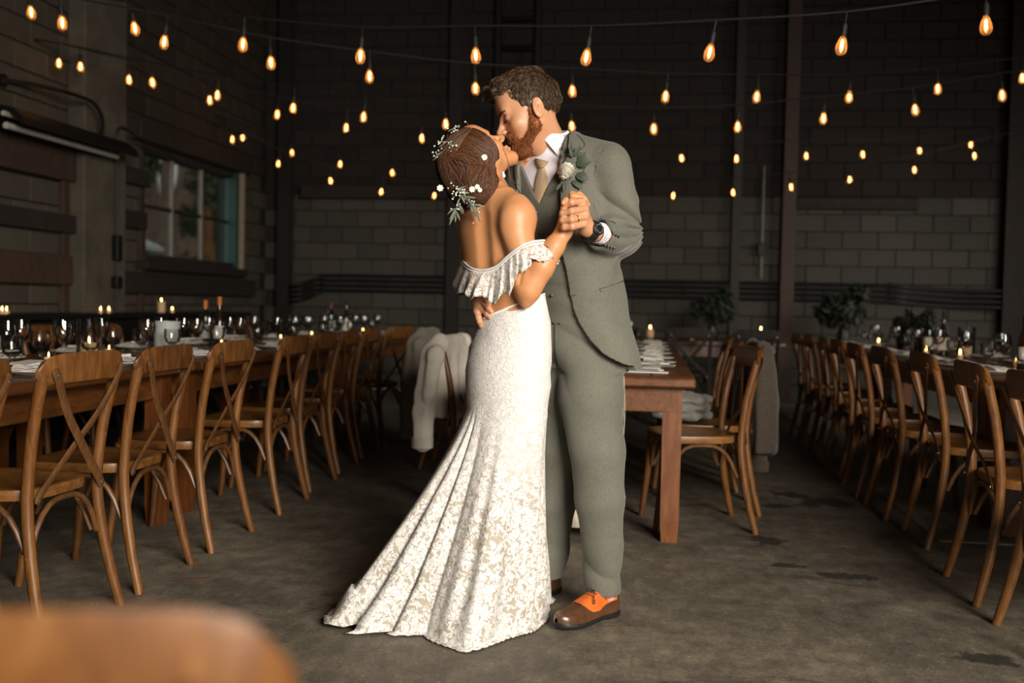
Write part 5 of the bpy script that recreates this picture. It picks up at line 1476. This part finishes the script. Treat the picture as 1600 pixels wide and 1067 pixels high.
def leaf3(c, d, n_, L, W, mat, name, parent, base=MB_BASE):
    d = unit(d); n_ = unit(n_ - d * (np.asarray(n_) @ d)); s = np.cross(d, n_); rings = []
    v_ = []; f_ = []
    for i in range(7):
        t = i / 6; w = W * sin(pi * min(1, .08 + t * .92)) ** .8; c0 = c + d * L * t + n_ * (.10 * L * sin(pi * t)) - base
        v_ += [c0 - s * w + n_ * w * .25, c0 - n_ * .0006, c0 + s * w + n_ * w * .25]
        if i: k = (i - 1) * 3; f_ += [(k, k + 1, k + 4, k + 3), (k + 1, k + 2, k + 5, k + 4)]
    return MB().add(v_, f_).build(name, MAT[mat], parent, True)
for (u, v, L, W, a) in [(900, 258, .050, .018, 10), (897, 246, .042, .008, 65), (890, 242, .045, .007, 92), (902, 250, .038, .007, 40), (894, 248, .036, .006, 110), (900, 274, .045, .016, -25), (893, 284, .046, .009, -38), (882, 286, .034, .006, -95), (876, 288, .030, .005, -120), (905, 262, .035, .008, 25), (880, 246, .03, .006, 120), (886, 240, .03, .004, 75)]:
    an = radians(a); leaf3(jsurf(u, v) - V3(0, .024, 0), V3(cos(an), -.20, sin(an)), V3(0, -1, .2), L, W, 'leaf_bout' if W < .012 else 'leaf_mid', 'leaf', bo) if 'leaf_mid' in MAT else None
# ================================================================== GROOM'S HAIR AND BEARD
def hair_volume(q, S, F, U, C, sc, parts, line, h=.0028, extra=None):
    lo = C - .17 * sc; hi = C + .19 * sc
    v = Vol(lo, hi, h); R = np.stack([S, F, U])
    for c, r, k in parts: v.ell(q(*c), np.array(r) * sc, R, k * sc)
    ys = np.array([a for a, b in line]); zl = np.array([b for a, b in line])
    def below(X, Y, Z):
        y = ((X - C[0]) * F[0] + (Y - C[1]) * F[1] + (Z - C[2]) * F[2]) / sc; z = ((X - C[0]) * U[0] + (Y - C[1]) * U[1] + (Z - C[2]) * U[2]) / sc
        return (z - np.interp(y, ys, zl)) * sc
    v.field(lo, hi, below, .012)
    if extra: extra(v)
    return v
hv = hair_volume(qm, Sh, Fh, Uh, headC, 1.07,
    [((0, -.016, .036), (.0785, .1000, .086), .01), ((0, .050, .098), (.056, .048, .026), .02), ((0, -.01, .104), (.058, .060, .022), .02), ((0, .092, .090), (.046, .022, .020), .015)],
    [(-.13, -.085), (-.085, -.075), (-.055, -.060), (-.040, -.03), (-.034, .012), (-.012, .022), (.0, .012), (.006, -.030), (.026, -.024), (.036, .030), (.046, .056), (.062, .064), (.11, .070)])
hv.displace(hv.lo, hv.lo + hv.h * hv.n, lambda X, Y, Z: .0055 * vnoise(X, Y, Z, 80, 2) + .002 * vnoise(X, Y, Z, 190, 4))
ghair = hv.mesh('hair', MB_BASE, [MAT['hair_dark']], 0, None, groom)
rh = random.Random(8)
locks = [MB(), MB()]
ng = np.random.RandomState(8)
dd = ng.normal(size=(9500, 3)) + Uh * .6; dd /= np.linalg.norm(dd, axis=1, keepdims=True)
pp_ = hv.snap(qm(0, -.01, .045) + dd * .105, 0, 6); rr_ = (pp_ - headC) / 1.07; zz_, yy_ = rr_ @ Uh, rr_ @ Fh
lim = np.interp(yy_, [-.13, -.055, -.034, 0, .03, .06, .11], [-.075, -.05, .02, .03, .035, .070, .073])
ok_ = (np.abs(hv.at(pp_)) < .003) & (zz_ > lim + .002); nn_ = hv.grad(pp_)
for p, zz, n_ in list(zip(pp_[ok_], zz_[ok_], nn_[ok_]))[:4600]:
    top = np.clip((zz - .05) / .06, 0, 1)
    fl = unit(Fh * (.5 + .6 * top) + Sh * rh.uniform(-.5, .5) - Uh * (.9 - .9 * top)); fl = unit(fl - n_ * (fl @ n_))
    sd = np.cross(n_, fl); L = .014 + .016 * top; cu = rh.uniform(-1, 1); lift = .0022 + .0065 * top
    pts = [p - n_ * .003, p + fl * L * .35 + n_ * lift * .8 + sd * cu * L * .15, p + fl * L * .75 + n_ * lift + sd * cu * L * .4, p + fl * L + n_ * lift * .45 + sd * cu * L * .55]
    locks[0 if rh.random() < .62 else 1].tube([a - MB_BASE for a in pts], [.0008, .0010, .0008, .0002], 4)
for mb, mt, nm in ((locks[0], 'hair_dark', 'dark_locks'), (locks[1], 'hair_light', 'lighter_locks')):  # lighter brown locks scattered at random among the dark ones
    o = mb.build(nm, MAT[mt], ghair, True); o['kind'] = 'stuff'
# beard: a shell over jaw, chin and upper lip
bv = Vol(headC - .17, headC + .17, .0028); sc = 1.07
K = lambda a, b, r0, r1, k: bv.cap(qm(*a), qm(*b), r0 * sc, r1 * sc, k)
for s in (-1, 1):
    K((s * .064, .004, -.005), (s * .052, .006, -.050), .0105, .0185, .015); K((s * .051, .006, -.053), (s * .014, .064, -.099), .0225, .0225, .015)
    K((s * .012, .0885, -.0525), (s * .027, .080, -.066), .0065, .0065, .008); K((s * .027, .079, -.066), (s * .022, .074, -.088), .0085, .012, .01)
K((-.012, .071, -.102), (.012, .071, -.102), .0205, .0205, .015)
K((0, .030, -.104), (0, .062, -.105), .018, .018, .02)
bv.cap(qm(-.022, .098, -.0675), qm(.022, .098, -.0675), .0105, .0105, .004, 'sub')
bv.displace(bv.lo, bv.lo + bv.h * bv.n, lambda X, Y, Z: .0010 * vnoise(X, Y, Z, 260, 6) + .0008 * vnoise(X, Y, Z, 420, 7))
def bcol(c):
    r = (c - headC) / 1.07; return ((r @ Fh) < .030).astype(int)
beard = bv.mesh('beard', MB_BASE, [MAT['beard'], MAT['beard']], 0, bcol, groom)
bl = [MB(), MB()]
p0 = np.stack([ng.uniform(-.075, .075, 60000), ng.uniform(-.015, .105, 60000), ng.uniform(-.135, .005, 60000)], 1)
p0 = headC + 1.07 * (p0[:, :1] * Sh + p0[:, 1:2] * Fh + p0[:, 2:] * Uh); p0 = p0[np.abs(bv.at(p0)) < .02]
p0 = bv.snap(p0, 0, 5); p0 = p0[np.abs(bv.at(p0)) < .002]; p0 = p0[mv.at(p0) > -.001][:8000]; gn = bv.grad(p0)
for p, n_ in zip(p0, gn):
    fl = unit(-Uh * .9 + Fh * .30 + n_ * .45 + V3(rh.gauss(0, .3), rh.gauss(0, .3), rh.gauss(0, .3))); L = rh.uniform(.004, .009)
    bl[0 if rh.random() < .66 else 1].tube([p - n_ * .001 - MB_BASE, p + fl * L * .6 + n_ * .0008 - MB_BASE, p + fl * L - MB_BASE], [.0007, .0006, .0002], 3)
for mb, mt, nm in ((bl[0], 'beard', 'beard_bristles'), (bl[1], 'beard_dark', 'dark_bristles')):
    o = mb.build(nm, MAT[mt], beard, True); o['kind'] = 'stuff'
# eyebrow
eb = MB()
for s in (-1, 1):
    for k in range(150):
        t = rh.random(); c = qm(s * (.012 + .040 * t), .0960 - .016 * t ** 1.5, .0150 + .004 * sin(pi * t * .8) + rh.uniform(-.0038, .0038) * (1 - .5 * t)); p = mv.snap(c, .0008, 4)
        d = unit(Sh * s + Uh * (.45 - .7 * t)); eb.tube([p - d * .003 - MB_BASE, p + d * .0045 - MB_BASE], [.0009, .0004], 3)
    for k in range(26):
        t = k / 25; p = mv.snap(qm(s * (.020 + .024 * t), .090 - .010 * t, -.0080 - .002 * sin(pi * t)), .0006, 4)
        eb.tube([p - MB_BASE, p + Fh * .003 - Uh * .0045 - MB_BASE], [.0009, .0004], 3)
eb.build('eyebrows_and_lashes', MAT['beard_dark'], groom)

# ================================================================== BRIDE'S HAIR
def bun(v):
    v.ell(P(727, 268, 3.315), (.080, .080, .092), None, .05)
    v.ell(P(748, 292, 3.29), (.066, .062, .066), None, .04)
    v.ell(P(733, 303, 3.31), (.056, .055, .040), None, .04)
wh = hair_volume(qw, Sw, Fwh, Uwh, headW, .97,
    [((0, -.018, .043), (.083, .104, .092), .01), ((.052, .020, .0), (.040, .056, .062), .03), ((-.052, .020, .0), (.040, .056, .062), .03)],
    [(-.2, -.5), (.0, -.4), (.02, -.06), (.045, -.035), (.058, .02), (.068, .070), (.08, .085), (.12, .095)], .003, bun)
bhair = wh.mesh('hair', WB_BASE, [MAT['hair_auburn']], 1, None, bride)
rw = random.Random(3); wl_ = [MB(), MB()]
part = [(742, 199, 3.33), (734, 206, 3.29), (725, 217, 3.265), (716, 233, 3.25), (708, 250, 3.245)]
partc = catmull([P(*p) for p in part], 10)
for k in range(1500):
    a = rw.random(); st = partc[int(a * (len(partc) - 1))]
    side = rw.random() < .72
    if side:
        mids = [P(756 + 30 * (1 - a) + rw.uniform(-26, 8) * (.4 + a), 222 + 30 * a + rw.uniform(-4, 12), 3.26), P(784 + 8 * (1 - a) + rw.uniform(-60, 6) * (.5 + .5 * a), 262 + 14 * a + rw.uniform(-10, 14), 3.25)]
        end = P(rw.uniform(725, 775), rw.uniform(292, 316), 3.26)
    else:
        mids = [P(700 + rw.uniform(-8, 12), 238 + 20 * a + rw.uniform(-6, 8), 3.29), P(692 + rw.uniform(-8, 22), 270 + rw.uniform(-10, 14), 3.27)]
        end = P(rw.uniform(705, 745), rw.uniform(294, 314), 3.27)
    pts = []
    lay = .0002 + .0035 * rw.random()
    pts = list(wh.snap(np.array(catmull([st] + mids + [end], 5)), lay, 5) - WB_BASE)
    n = len(pts); rr = rw.uniform(.0006, .0014)
    wl_[0 if rw.random() < .6 else 1].tube(pts, [rr * (.35 + .65 * sin(pi * min(1, .12 + .85 * i / (n - 1)))) for i in range(n)], 5)
bunc = P(742, 300, 3.26)
sp0 = wh.lo + wh.h * wh.n * np.random.RandomState(5).uniform(0, 1, (9000, 3)); sp0 = sp0[np.abs(wh.at(sp0)) < .012]; sp0 = wh.snap(sp0, 0, 4)
for p in sp0[:500]:
    pts = [p]
    for _ in range(9):
        g_ = wh.grad(pts[-1]); d_ = bunc - pts[-1]; L_ = np.linalg.norm(d_)
        if L_ < .03: break
        d_ = unit(d_); d_ = unit(d_ - g_ * (d_ @ g_) ); pts.append(pts[-1] + d_ * .009)
    if len(pts) < 5: continue
    pts = wh.snap(np.array(pts), .0008 + .002 * rw.random(), 3) - WB_BASE; n = len(pts); rr = rw.uniform(.0006, .0012)
    wl_[0 if rw.random() < .62 else 1].tube(list(pts), [rr * (.3 + .7 * sin(pi * min(1, .1 + .85 * i / (n - 1)))) for i in range(n)], 5)
for mb, mt, nm in ((wl_[0], 'hair_auburn', 'dark_locks'), (wl_[1], 'hair_auburn_light', 'light_locks')):
    o = mb.build(nm, MAT[mt], bhair, True); o['kind'] = 'stuff'
# loose strands by the ear
ls = MB()
for pts in ([(790, 240, 3.28), (795, 258, 3.27), (797, 275, 3.26), (803, 284, 3.26), (812, 290, 3.26)], [(786, 232, 3.28), (793, 250, 3.265), (795, 268, 3.26), (798, 284, 3.262)], [(735, 198, 3.33), (731, 194, 3.33), (728, 189, 3.33)]):
    ls.tube([p - WB_BASE for p in catmull([P(*p) for p in pts], 6)], .0011, 4)
ls.build('loose_strand', MAT['hair_auburn_light'], bhair)
pt = MB(); pp = [wh.snap(p, .0015, 5) - WB_BASE for p in partc[2:34]]; pt.tube(pp, .0016, 5); pt.build('parting', MAT['skin_woman'], bhair)
# earring, bracelet
er = empty('earring', parent=bride)
ec = P(786, 270, 3.262)
MB().sphere(ec - WB_BASE, .0048, 10).build('pearl', MAT['pearl'], er, True); MB().sphere(P(787, 274.5, 3.262) - WB_BASE, .0062, 10, s=(1, 1, 1.2)).build('pearl', MAT['pearl'], er, True)
ring_at(P(861, 391, 3.180), unit(wrRw - elRw), .0335, .0022, 'gold', 'bracelet', bride, base=WB_BASE)
ring_at(P(862.5, 389.5, 3.180), unit(wrRw - elRw), .0332, .0015, 'gold', 'bracelet', bride, base=WB_BASE)
# flowers and sprigs pinned in the hair
simple('sprig_green', (.16, .18, .13), .7, var=.25); simple('berry', (.72, .70, .62), .4, var=.05, bmp=0)
def sprig(stem, nleaf, nberry, spread, Lf, name, rs):
    r = random.Random(rs); root = empty(name, parent=bride); pts = [P(*p) for p in stem]; c = catmull(pts, 6)
    MB().tube([p - WB_BASE for p in c], .0014, 5).build('stem', MAT['sprig_green'], root)
    for k in range(nleaf):
        p = c[r.randrange(len(c))]; d = unit(c[-1] - c[0]) + V3(r.gauss(0, spread), r.gauss(0, spread * .6), r.gauss(0, spread))
        leaf3(p, d, V3(r.gauss(0, .3), -1, r.gauss(0, .3)), Lf * r.uniform(.6, 1.15), Lf * .085, 'sprig_green', 'leaf', root, WB_BASE)
    for k in range(nberry):
        p = c[r.randrange(len(c))] + V3(r.gauss(0, .011), r.gauss(0, .007), r.gauss(0, .011))
        MB().sphere(p - WB_BASE, r.uniform(.0022, .0036), 8).build('berry', MAT['berry'], root, True)
sprig([(712, 232, 3.25), (700, 222, 3.26), (686, 230, 3.27)], 8, 22, .9, .018, 'hair_sprig', 1)
sprig([(700, 205, 3.30), (710, 200, 3.30), (719, 196, 3.30)], 5, 13, .9, .014, 'hair_sprig', 2)
sprig([(692, 236, 3.27), (684, 243, 3.27), (679, 249, 3.27)], 5, 9, .7, .016, 'hair_sprig', 3)
sprig([(712, 292, 3.235), (722, 302, 3.225), (735, 318, 3.225)], 16, 26, .55, .040, 'hair_sprig', 5)
sprig([(722, 300, 3.225), (716, 318, 3.225), (712, 332, 3.23)], 13, 16, .45, .042, 'hair_sprig', 6)
sprig([(730, 306, 3.225), (740, 322, 3.23), (746, 336, 3.235)], 8, 12, .4, .040, 'hair_sprig', 7)
def blossom(u, v, d, r, name='hair_blossom'):
    root = empty(name, parent=bride); c = P(u, v, d)
    for k in range(7):
        a = 2 * pi * k / 7; leaf3(c, V3(cos(a), -.45, sin(a)), V3(0, -1, 0), r, r * .42, 'petal_white', 'petal', root, WB_BASE)
    MB().sphere(c - WB_BASE - V3(0, .003, 0), r * .3, 8).build('heart', MAT['berry'], root, True)
for u, v, d, r in ((757, 246, 3.232), (689, 294, 3.26), (739, 296, 3.222), (748, 292, 3.222), (751, 296, 3.222)) and [(757, 246, 3.236, .012), (688, 294, 3.27, .013), (738, 296, 3.222, .012), (746, 292, 3.222, .010), (750, 297, 3.222, .009)]:
    h = wh.cast(u, v); blossom(u, v, (h[1] - .006) if h is not None else d, r)

# ================================================================== GOWN
gown = empty('wedding_gown', parent=bride)
# skirt: rings from waist to floor; the train lies out to the left and towards the camera
NA = 220
dirs = [2 * pi * k / NA for k in range(NA)]
hem_px = [(849, 950), (846, 962), (836, 978), (824, 987), (806, 992), (788, 997), (770, 1005), (745, 1014), (726, 1018), (706, 1011), (689, 1005), (668, 992), (652, 984), (635, 987), (612, 993), (590, 985), (570, 990), (547, 995), (534, 986), (520, 984), (517, 976), (523, 965), (548, 950)]
hem = [G(*p)[:2] for p in hem_px] + [V3(-.42, 3.52), V3(-.25, 3.66), V3(-.05, 3.70), V3(.10, 3.66), V3(.16, 3.56)]
hc = V3(-.10, 3.36)
ha = np.array([atan2(p[1] - hc[1], p[0] - hc[0]) for p in hem]); hr = np.array([np.hypot(*(p[:2] - hc)) for p in hem])
o_ = np.argsort(ha); ha, hr = ha[o_], hr[o_]
ha = np.concatenate([ha - 2 * pi, ha, ha + 2 * pi]); hr = np.tile(hr, 3)
rng = np.random.RandomState(2)
lev = [(479, 0), (490, 0), (505, 0), (520, 0), (540, 0), (560, 0), (580, 0), (600, 0), (620, .005), (640, .02)] + [(640 + 12 * k, None) for k in range(1, 26)] + [(952, None)]
rows_s = [(470, .126, .091), (480, .127, .092), (500, .136, .101), (530, .150, .113), (570, .158, .122), (600, .158, .122), (640, .148, .118), (700, .142, .112)]
zfloor = .006; zhip = zpx(640, 3.32, 790)
rings = []; zz = [zpx(v, 3.32, 790) for v in (478, 484, 492, 502, 514, 528, 544, 562, 580, 600, 620, 640)]
zz += list(np.linspace(zhip, .05, 44)[1:]) + [.035, .022, .012]
prs = np.array([[zpx(v, 3.32, 790), a, b] for v, a, b in rows_s])[::-1]
thn = np.array(dirs)
hemr = np.interp(np.arctan2(np.sin(thn), np.cos(thn)), ha, hr)
ker = np.hanning(5); ker /= ker.sum()
fold = lambda th, w: (.50 * np.sin(9 * th + 1.2 + 1.0 * w) + .30 * np.sin(14 * th + 4.0 - .7 * w) + .20 * np.sin(23 * th + .5 + 2 * w))
for z in zz:
    v_eq = np.interp(z, [zpx(v, 3.32, 790) for v in range(1000, 470, -5)], list(range(1000, 470, -5)))
    c = P(cenw(v_eq), v_eq, 3.33); cx, cy = c[0], 3.33
    rs, rf = np.interp(z, prs[:, 0], prs[:, 1]), np.interp(z, prs[:, 0], prs[:, 2])
    ex = np.cos(thn) * Rw[0] + np.sin(thn) * Rw[1]; ey = np.cos(thn) * Fw[0] + np.sin(thn) * Fw[1]
    re = 1 / np.sqrt((ex / rs) ** 2 + (ey / rf) ** 2)
    w = 0.0 if z >= zhip else ((zhip - z) / (zhip - .012))
    wl2 = w ** 1.12
    bx, by = cx + re * np.cos(thn), cy + re * np.sin(thn)
    hx, hy = hc[0] + hemr * np.cos(thn), hc[1] + hemr * np.sin(thn)
    amp = .030 * w ** 1.3 * (1 - .75 * max(0, (w - .8) / .2))
    fo = fold(thn, w) * amp
    x = bx * (1 - wl2) + hx * wl2 + fo * np.cos(thn); y = by * (1 - wl2) + hy * wl2 + fo * np.sin(thn)
    wr = .0022 * np.sin(60 * z + 3 * np.sin(3 * thn)) * (1 if .70 < z < 1.0 else 0)
    x = x + wr * np.cos(thn); y = y + wr * np.sin(thn)
    wt = np.clip((z - zpx(545, 3.32, 790)) / (zz[0] - zpx(545, 3.32, 790)), 0, 1)      # waistline rises to the right
    rings.append(np.stack([x, y, z + wt * (.44 * (x - P(800, 480, 3.25)[0]) - .004)], 1))
# scalloped hem lying on the floor
for k, (dr, z) in enumerate(((.010, .007), (.022, .0045))):
    sc_ = 1 + (.010 * np.abs(np.sin(thn * 30)) if k == 1 else 0)
    x = hc[0] + (hemr * sc_ + dr) * np.cos(thn); y = hc[1] + (hemr * sc_ + dr) * np.sin(thn)
    rings.append(np.stack([x, y, z + .004 * np.sin(thn * 37) ** 2], 1))
V = np.concatenate(rings); nR = len(rings); Q = []
# puddled crumple of the train at far left
d_ = np.hypot(V[:, 0] - G(545, 975)[0], V[:, 1] - G(545, 975)[1])
V[:, 2] += np.exp(-(d_ / .11) ** 2) * (V[:, 2] < .12) * (.020 + .010 * np.sin(80 * V[:, 0] + 50 * V[:, 1]) + .005 * np.sin(130 * V[:, 1]))
V[:, 2] = np.maximum(V[:, 2], .004)
i_, k_ = np.meshgrid(np.arange(nR - 1), np.arange(NA), indexing='ij'); k2 = (k_ + 1) % NA
Q = np.stack([i_ * NA + k_, (i_ + 1) * NA + k_, (i_ + 1) * NA + k2, i_ * NA + k2], -1).reshape(-1, 4)
qc = V[Q].mean(1)
o = mesh_np('skirt', V - WB_BASE, Q, MAT['lace_skirt'], None, gown)
md = o.modifiers.new('thickness', 'SOLIDIFY'); md.thickness = .003; md.offset = 0
# waist seam with a row of pearl buttons
wp = [rings[0][k] for k in range(NA)]
MB().tube([p - WB_BASE for p in wp] + [wp[0] - WB_BASE], .0032, 6, cap=False).build('waistband', MAT['satin_edge'], gown, True)
wl3 = [p for p in wp if p[1] < 3.33]
wl3.sort(key=lambda p: p[0])
seg = [p for p in wl3 if P(760, 490, 3.25)[0] - .01 < p[0] < P(812, 480, 3.2)[0] + .005]
for k in range(0, len(seg), 2): MB().sphere(seg[k] - WB_BASE + V3(0, -.004, .004), .0042, 8).build('pearl_button', MAT['pearl'], gown, True)
# off-the-shoulder band with a ruffled flounce, around back and both upper arms
def ringcurve(ctrl, n):
    c = ctrl + [ctrl[0]]; return catmull(c, n)
topc = [P(722, 398, 3.45), P(725, 408, 3.36), P(738, 420, 3.262), P(757, 424, 3.222), P(776, 418, 3.195), P(793, 402, 3.165), P(808, 390, 3.142), P(826, 381, 3.138), P(842, 378, 3.160), P(852, 379, 3.21), P(846, 388, 3.30), P(815, 396, 3.40), P(770, 398, 3.47), P(736, 396, 3.49)]
tc_ = ringcurve(topc, 10)[:-1]; nT = len(tc_)
cen0 = np.mean(tc_, 0)
def flare(i):
    """flounce length in metres round the ring"""
    u = i / nT * len(topc)
    return np.interp(u, [0, 1, 2, 3, 4, 5, 6, 7, 8, 9, 10, 12, 14], [.075, .085, .080, .080, .104, .112, .075, .050, .055, .05, .08, .085, .085])
rg = []
for j, t in enumerate((0, .06, .18, .35, .55, .75, .92, 1.0)):
    row = []
    for i, p in enumerate(tc_):
        L = flare(i); out = unit((p - cen0) * V3(1, 1, 0)); ph = i * 2 * pi / nT
        ruf = t ** .8 * (.0085 * sin(11 * ph + .6 + 1.5 * sin(3 * ph)) + .0065 * sin(23 * ph + 2 * t + 2 * sin(2 * ph)) + .004 * sin(41 * ph + 3 * t))
        dn = L * t * (1 + .10 * sin(11 * ph + 1)) + (.006 * abs(sin(40 * ph)) if t == 1.0 else 0)
        r = p + out * (.006 + .026 * t ** .7 + ruf) - V3(0, 0, 1) * dn
        # keep the flounce outside the body
        d = wv.at(r) if np.all(r > wv.lo) and np.all(r < wv.lo + wv.h * (wv.n - 1)) else 1
        if d < .006: r = r + wv.grad(r) * (.006 - d)
        row.append(r - WB_BASE)
    rg.append(row)
m_ = MB().loft(rg, cap=False)
fl_ = m_.build('flounce', MAT['lace_ruffle'], gown, True); md = fl_.modifiers.new('thickness', 'SOLIDIFY'); md.thickness = .0022; md.offset = 1
def outring(dz, off): return [p + unit((p - cen0) * V3(1, 1, 0)) * off + V3(0, 0, dz) - WB_BASE for p in tc_]
for dz, off in ((.004, .006), (-.004, .008)):
    r_ = outring(dz, off); MB().tube(r_ + [r_[0]], .0034, 6, cap=False).build('neckline_edge', MAT['satin_edge'], gown, True)
# ================================================================== GARMENTS AND CLOTHS LEFT ON THE FURNITURE
def draped_jacket(x, y, rz, mat, label, zlow, seed, sleeve_out=.03, collar=True, buttons=0, sleeves=(-1, 1)):
    """jacket hung over a chair back (chair-local axes: back at -Y)"""
    root = empty('hanging_jacket', (x, y, 0), rz); tag(root, label, 'jacket', 'garments hung on chairs')
    v = Vol((-.36, -.50, zlow - .06), (.36, -.10, .97), .006)
    def body(X, Y, Z):
        t = np.clip((.90 - Z) / .3, 0, 1); w = .150 + .075 * np.clip((.90 - Z) / .06, 0, 1) + .0 * t
        yc = -.285 - .015 * t; th = .034 + .030 * t
        dx, dy, dz = np.abs(X) - w + .03, np.abs(Y - yc) - th + .025, np.abs(Z - (zlow + .14 + .90) / 2) - (.90 - zlow - .14) / 2 + .02
        q = np.sqrt(np.maximum(dx, 0) ** 2 + np.maximum(dy, 0) ** 2 + np.maximum(dz, 0) ** 2) + np.minimum(np.maximum(dx, np.maximum(dy, dz)), 0) - .026
        return q
    v.field(v.lo, v.lo + v.h * v.n, body, 0, 'add')
    v.displace(v.lo, v.lo + v.h * v.n, lambda X, Y, Z: .010 * np.sin(34 * X + 5 * Z + 2.5 * vnoise(X, Y, Z, 8, seed)) * np.clip((.86 - Z) / .15, 0, 1) + .004 * vnoise(X, Y, Z, 30, seed + 1))
    v.mesh('body', V3(0, 0, 0), [MAT[mat]], 1, None, root)
    for s in sleeves:
        w = Vol((s * .26 - .14, -.50, zlow - .08), (s * .26 + .14, -.12, .97), .006)
        pts = [V3(s * .185, -.285, .868), V3(s * .232, -.30, .80), V3(s * (.245 + sleeve_out * .5), -.325, .60), V3(s * (.250 + sleeve_out), -.335, zlow + .17), V3(s * (.255 + sleeve_out), -.335, zlow + .02)]
        w.chain(pts, [.045, .062, .058, .053, .050], .02)
        w.displace(w.lo, w.lo + w.h * w.n, lambda X, Y, Z: .007 * np.sin(75 * X + 60 * Y + 7 * Z + 1.5 * vnoise(X, Y, Z, 7, seed + 3)) + .003 * vnoise(X, Y, Z, 22, seed))
        sl = w.mesh('sleeve', V3(0, 0, 0), [MAT[mat]], 1, None, root)
        MB().lathe([(.050, 0), (.057, .004), (.058, .055), (.052, .060)], seg=16, c=tuple(pts[-1] - V3(0, 0, .035)), cap=False).build('cuff', MAT[mat], sl, True)
    if collar:
        c = MB(); rings = []
        for k in range(13):
            a = pi * k / 12; px, py = -.105 * cos(a), -.292 - .032 * sin(a)
            rings.append([(px, py, .900), (px * 1.18, py - .028 * sin(a) - .006, .872), (px * 1.22, py - .036 * sin(a) - .010, .848), (px * 1.02, py - .006, .885)])
        c.loft(rings); c.build('collar', MAT[mat], root, True)
    for k in range(buttons):
        MB().sphere((.10, -.3645, .80 - .105 * k), .0085, 8, s=(1, .5, 1)).build('button', MAT['bolt_metal'], root, True)
    MB().box((-.12, -.362, zlow + .26), (.11, .012, .12), bev=.004).build('pocket', MAT[mat], root)
draped_jacket(-.80, 5.28, -pi / 2 - .15, 'denim_beige', 'pale beige jacket hung over the chair just left of the bride', .33, 3, .02, True, 4)
draped_jacket(-1.20, 6.5, -pi / 2, 'jacket_olive', 'darker grey olive jacket on the chair behind the beige jacket', .22, 8, .02, True, 0)
draped_jacket(.29, 5.47, radians(93), 'tweed', 'brown tweed coat hung over the second chair right of the centre table', .18, 12, -.02, True, 0, (1,))
# folded knit on the seat of the second chair
sw = empty('folded_sweater', (.17, 5.50, .467), .2); tag(sw, 'folded grey green sweater lying on a chair seat beside the centre table', 'sweater')
for k, (w_, d_, z_) in enumerate(((.15, .13, .028), (.145, .12, .072), (.13, .11, .112))):
    v = Vol((-.22, -.20, -.02), (.22, .20, .20), .006)
    v.ell((0.01 * k, 0, z_), (w_ * 1.1, d_ * 1.1, .036), None, .01)
    v.displace(v.lo, v.lo + v.h * v.n, lambda X, Y, Z: .008 * np.sin(40 * X + 26 * Y + k * 2) + .006 * vnoise(X, Y, Z, 45, k))
    v.D = np.maximum(v.D, -(v.lo[2] + v.h * np.arange(v.n[2]) - .001)[None, None, :].astype(np.float32))
    v.mesh('fold', V3(0, 0, 0), [MAT['knit']], 1, None, sw)
# gauze runner over the near end of the centre table
rn_ = MB(); nx, ny = 26, 60; grid = []
for j in range(ny):
    t = j / (ny - 1); row = []
    for i in range(nx):
        u = i / (nx - 1); x = -.425 + .285 * u
        hang = .70
        s_ = t * (hang + 4.4)
        if s_ < hang:
            z = .07 + s_ ; yy = 4.474 - .022 * sin(9 * u + .5) * (1 - s_ / hang) - .012 * sin(21 * u + 5 * s_); x = x + .012 * sin(7 * s_ + 3 * u)
        else: z = .7655 + .0012 * sin(i * 2.1 + j); yy = 4.474 + (s_ - hang)
        row.append((x, yy, min(z, .7675)))
    grid.append(row)
rn_.loft(grid, closed=False, cap=False)
ru = empty('table_runner', (0, 0, 0)); tag(ru, 'pale gauze runner hanging over the near end of the centre table', 'table runner')
o = rn_.build('cloth', MAT['gauze'], ru, True); md = o.modifiers.new('thickness', 'SOLIDIFY'); md.thickness = .0015; md.offset = 0
for k, (x0, L) in enumerate(((-.128, .74), (-.135, .66), (-.120, .55), (-.43, .7))):
    MB().tube(catmull([(x0, 4.466, .765), (x0 + .008, 4.46, .60), (x0 - .006 + .004 * k, 4.462, .40), (x0 + .010, 4.458, .765 - L + .06), (x0 + .020, 4.455, .765 - L)], 5), .0022, 5).build('loose_thread', MAT['gauze'], ru)
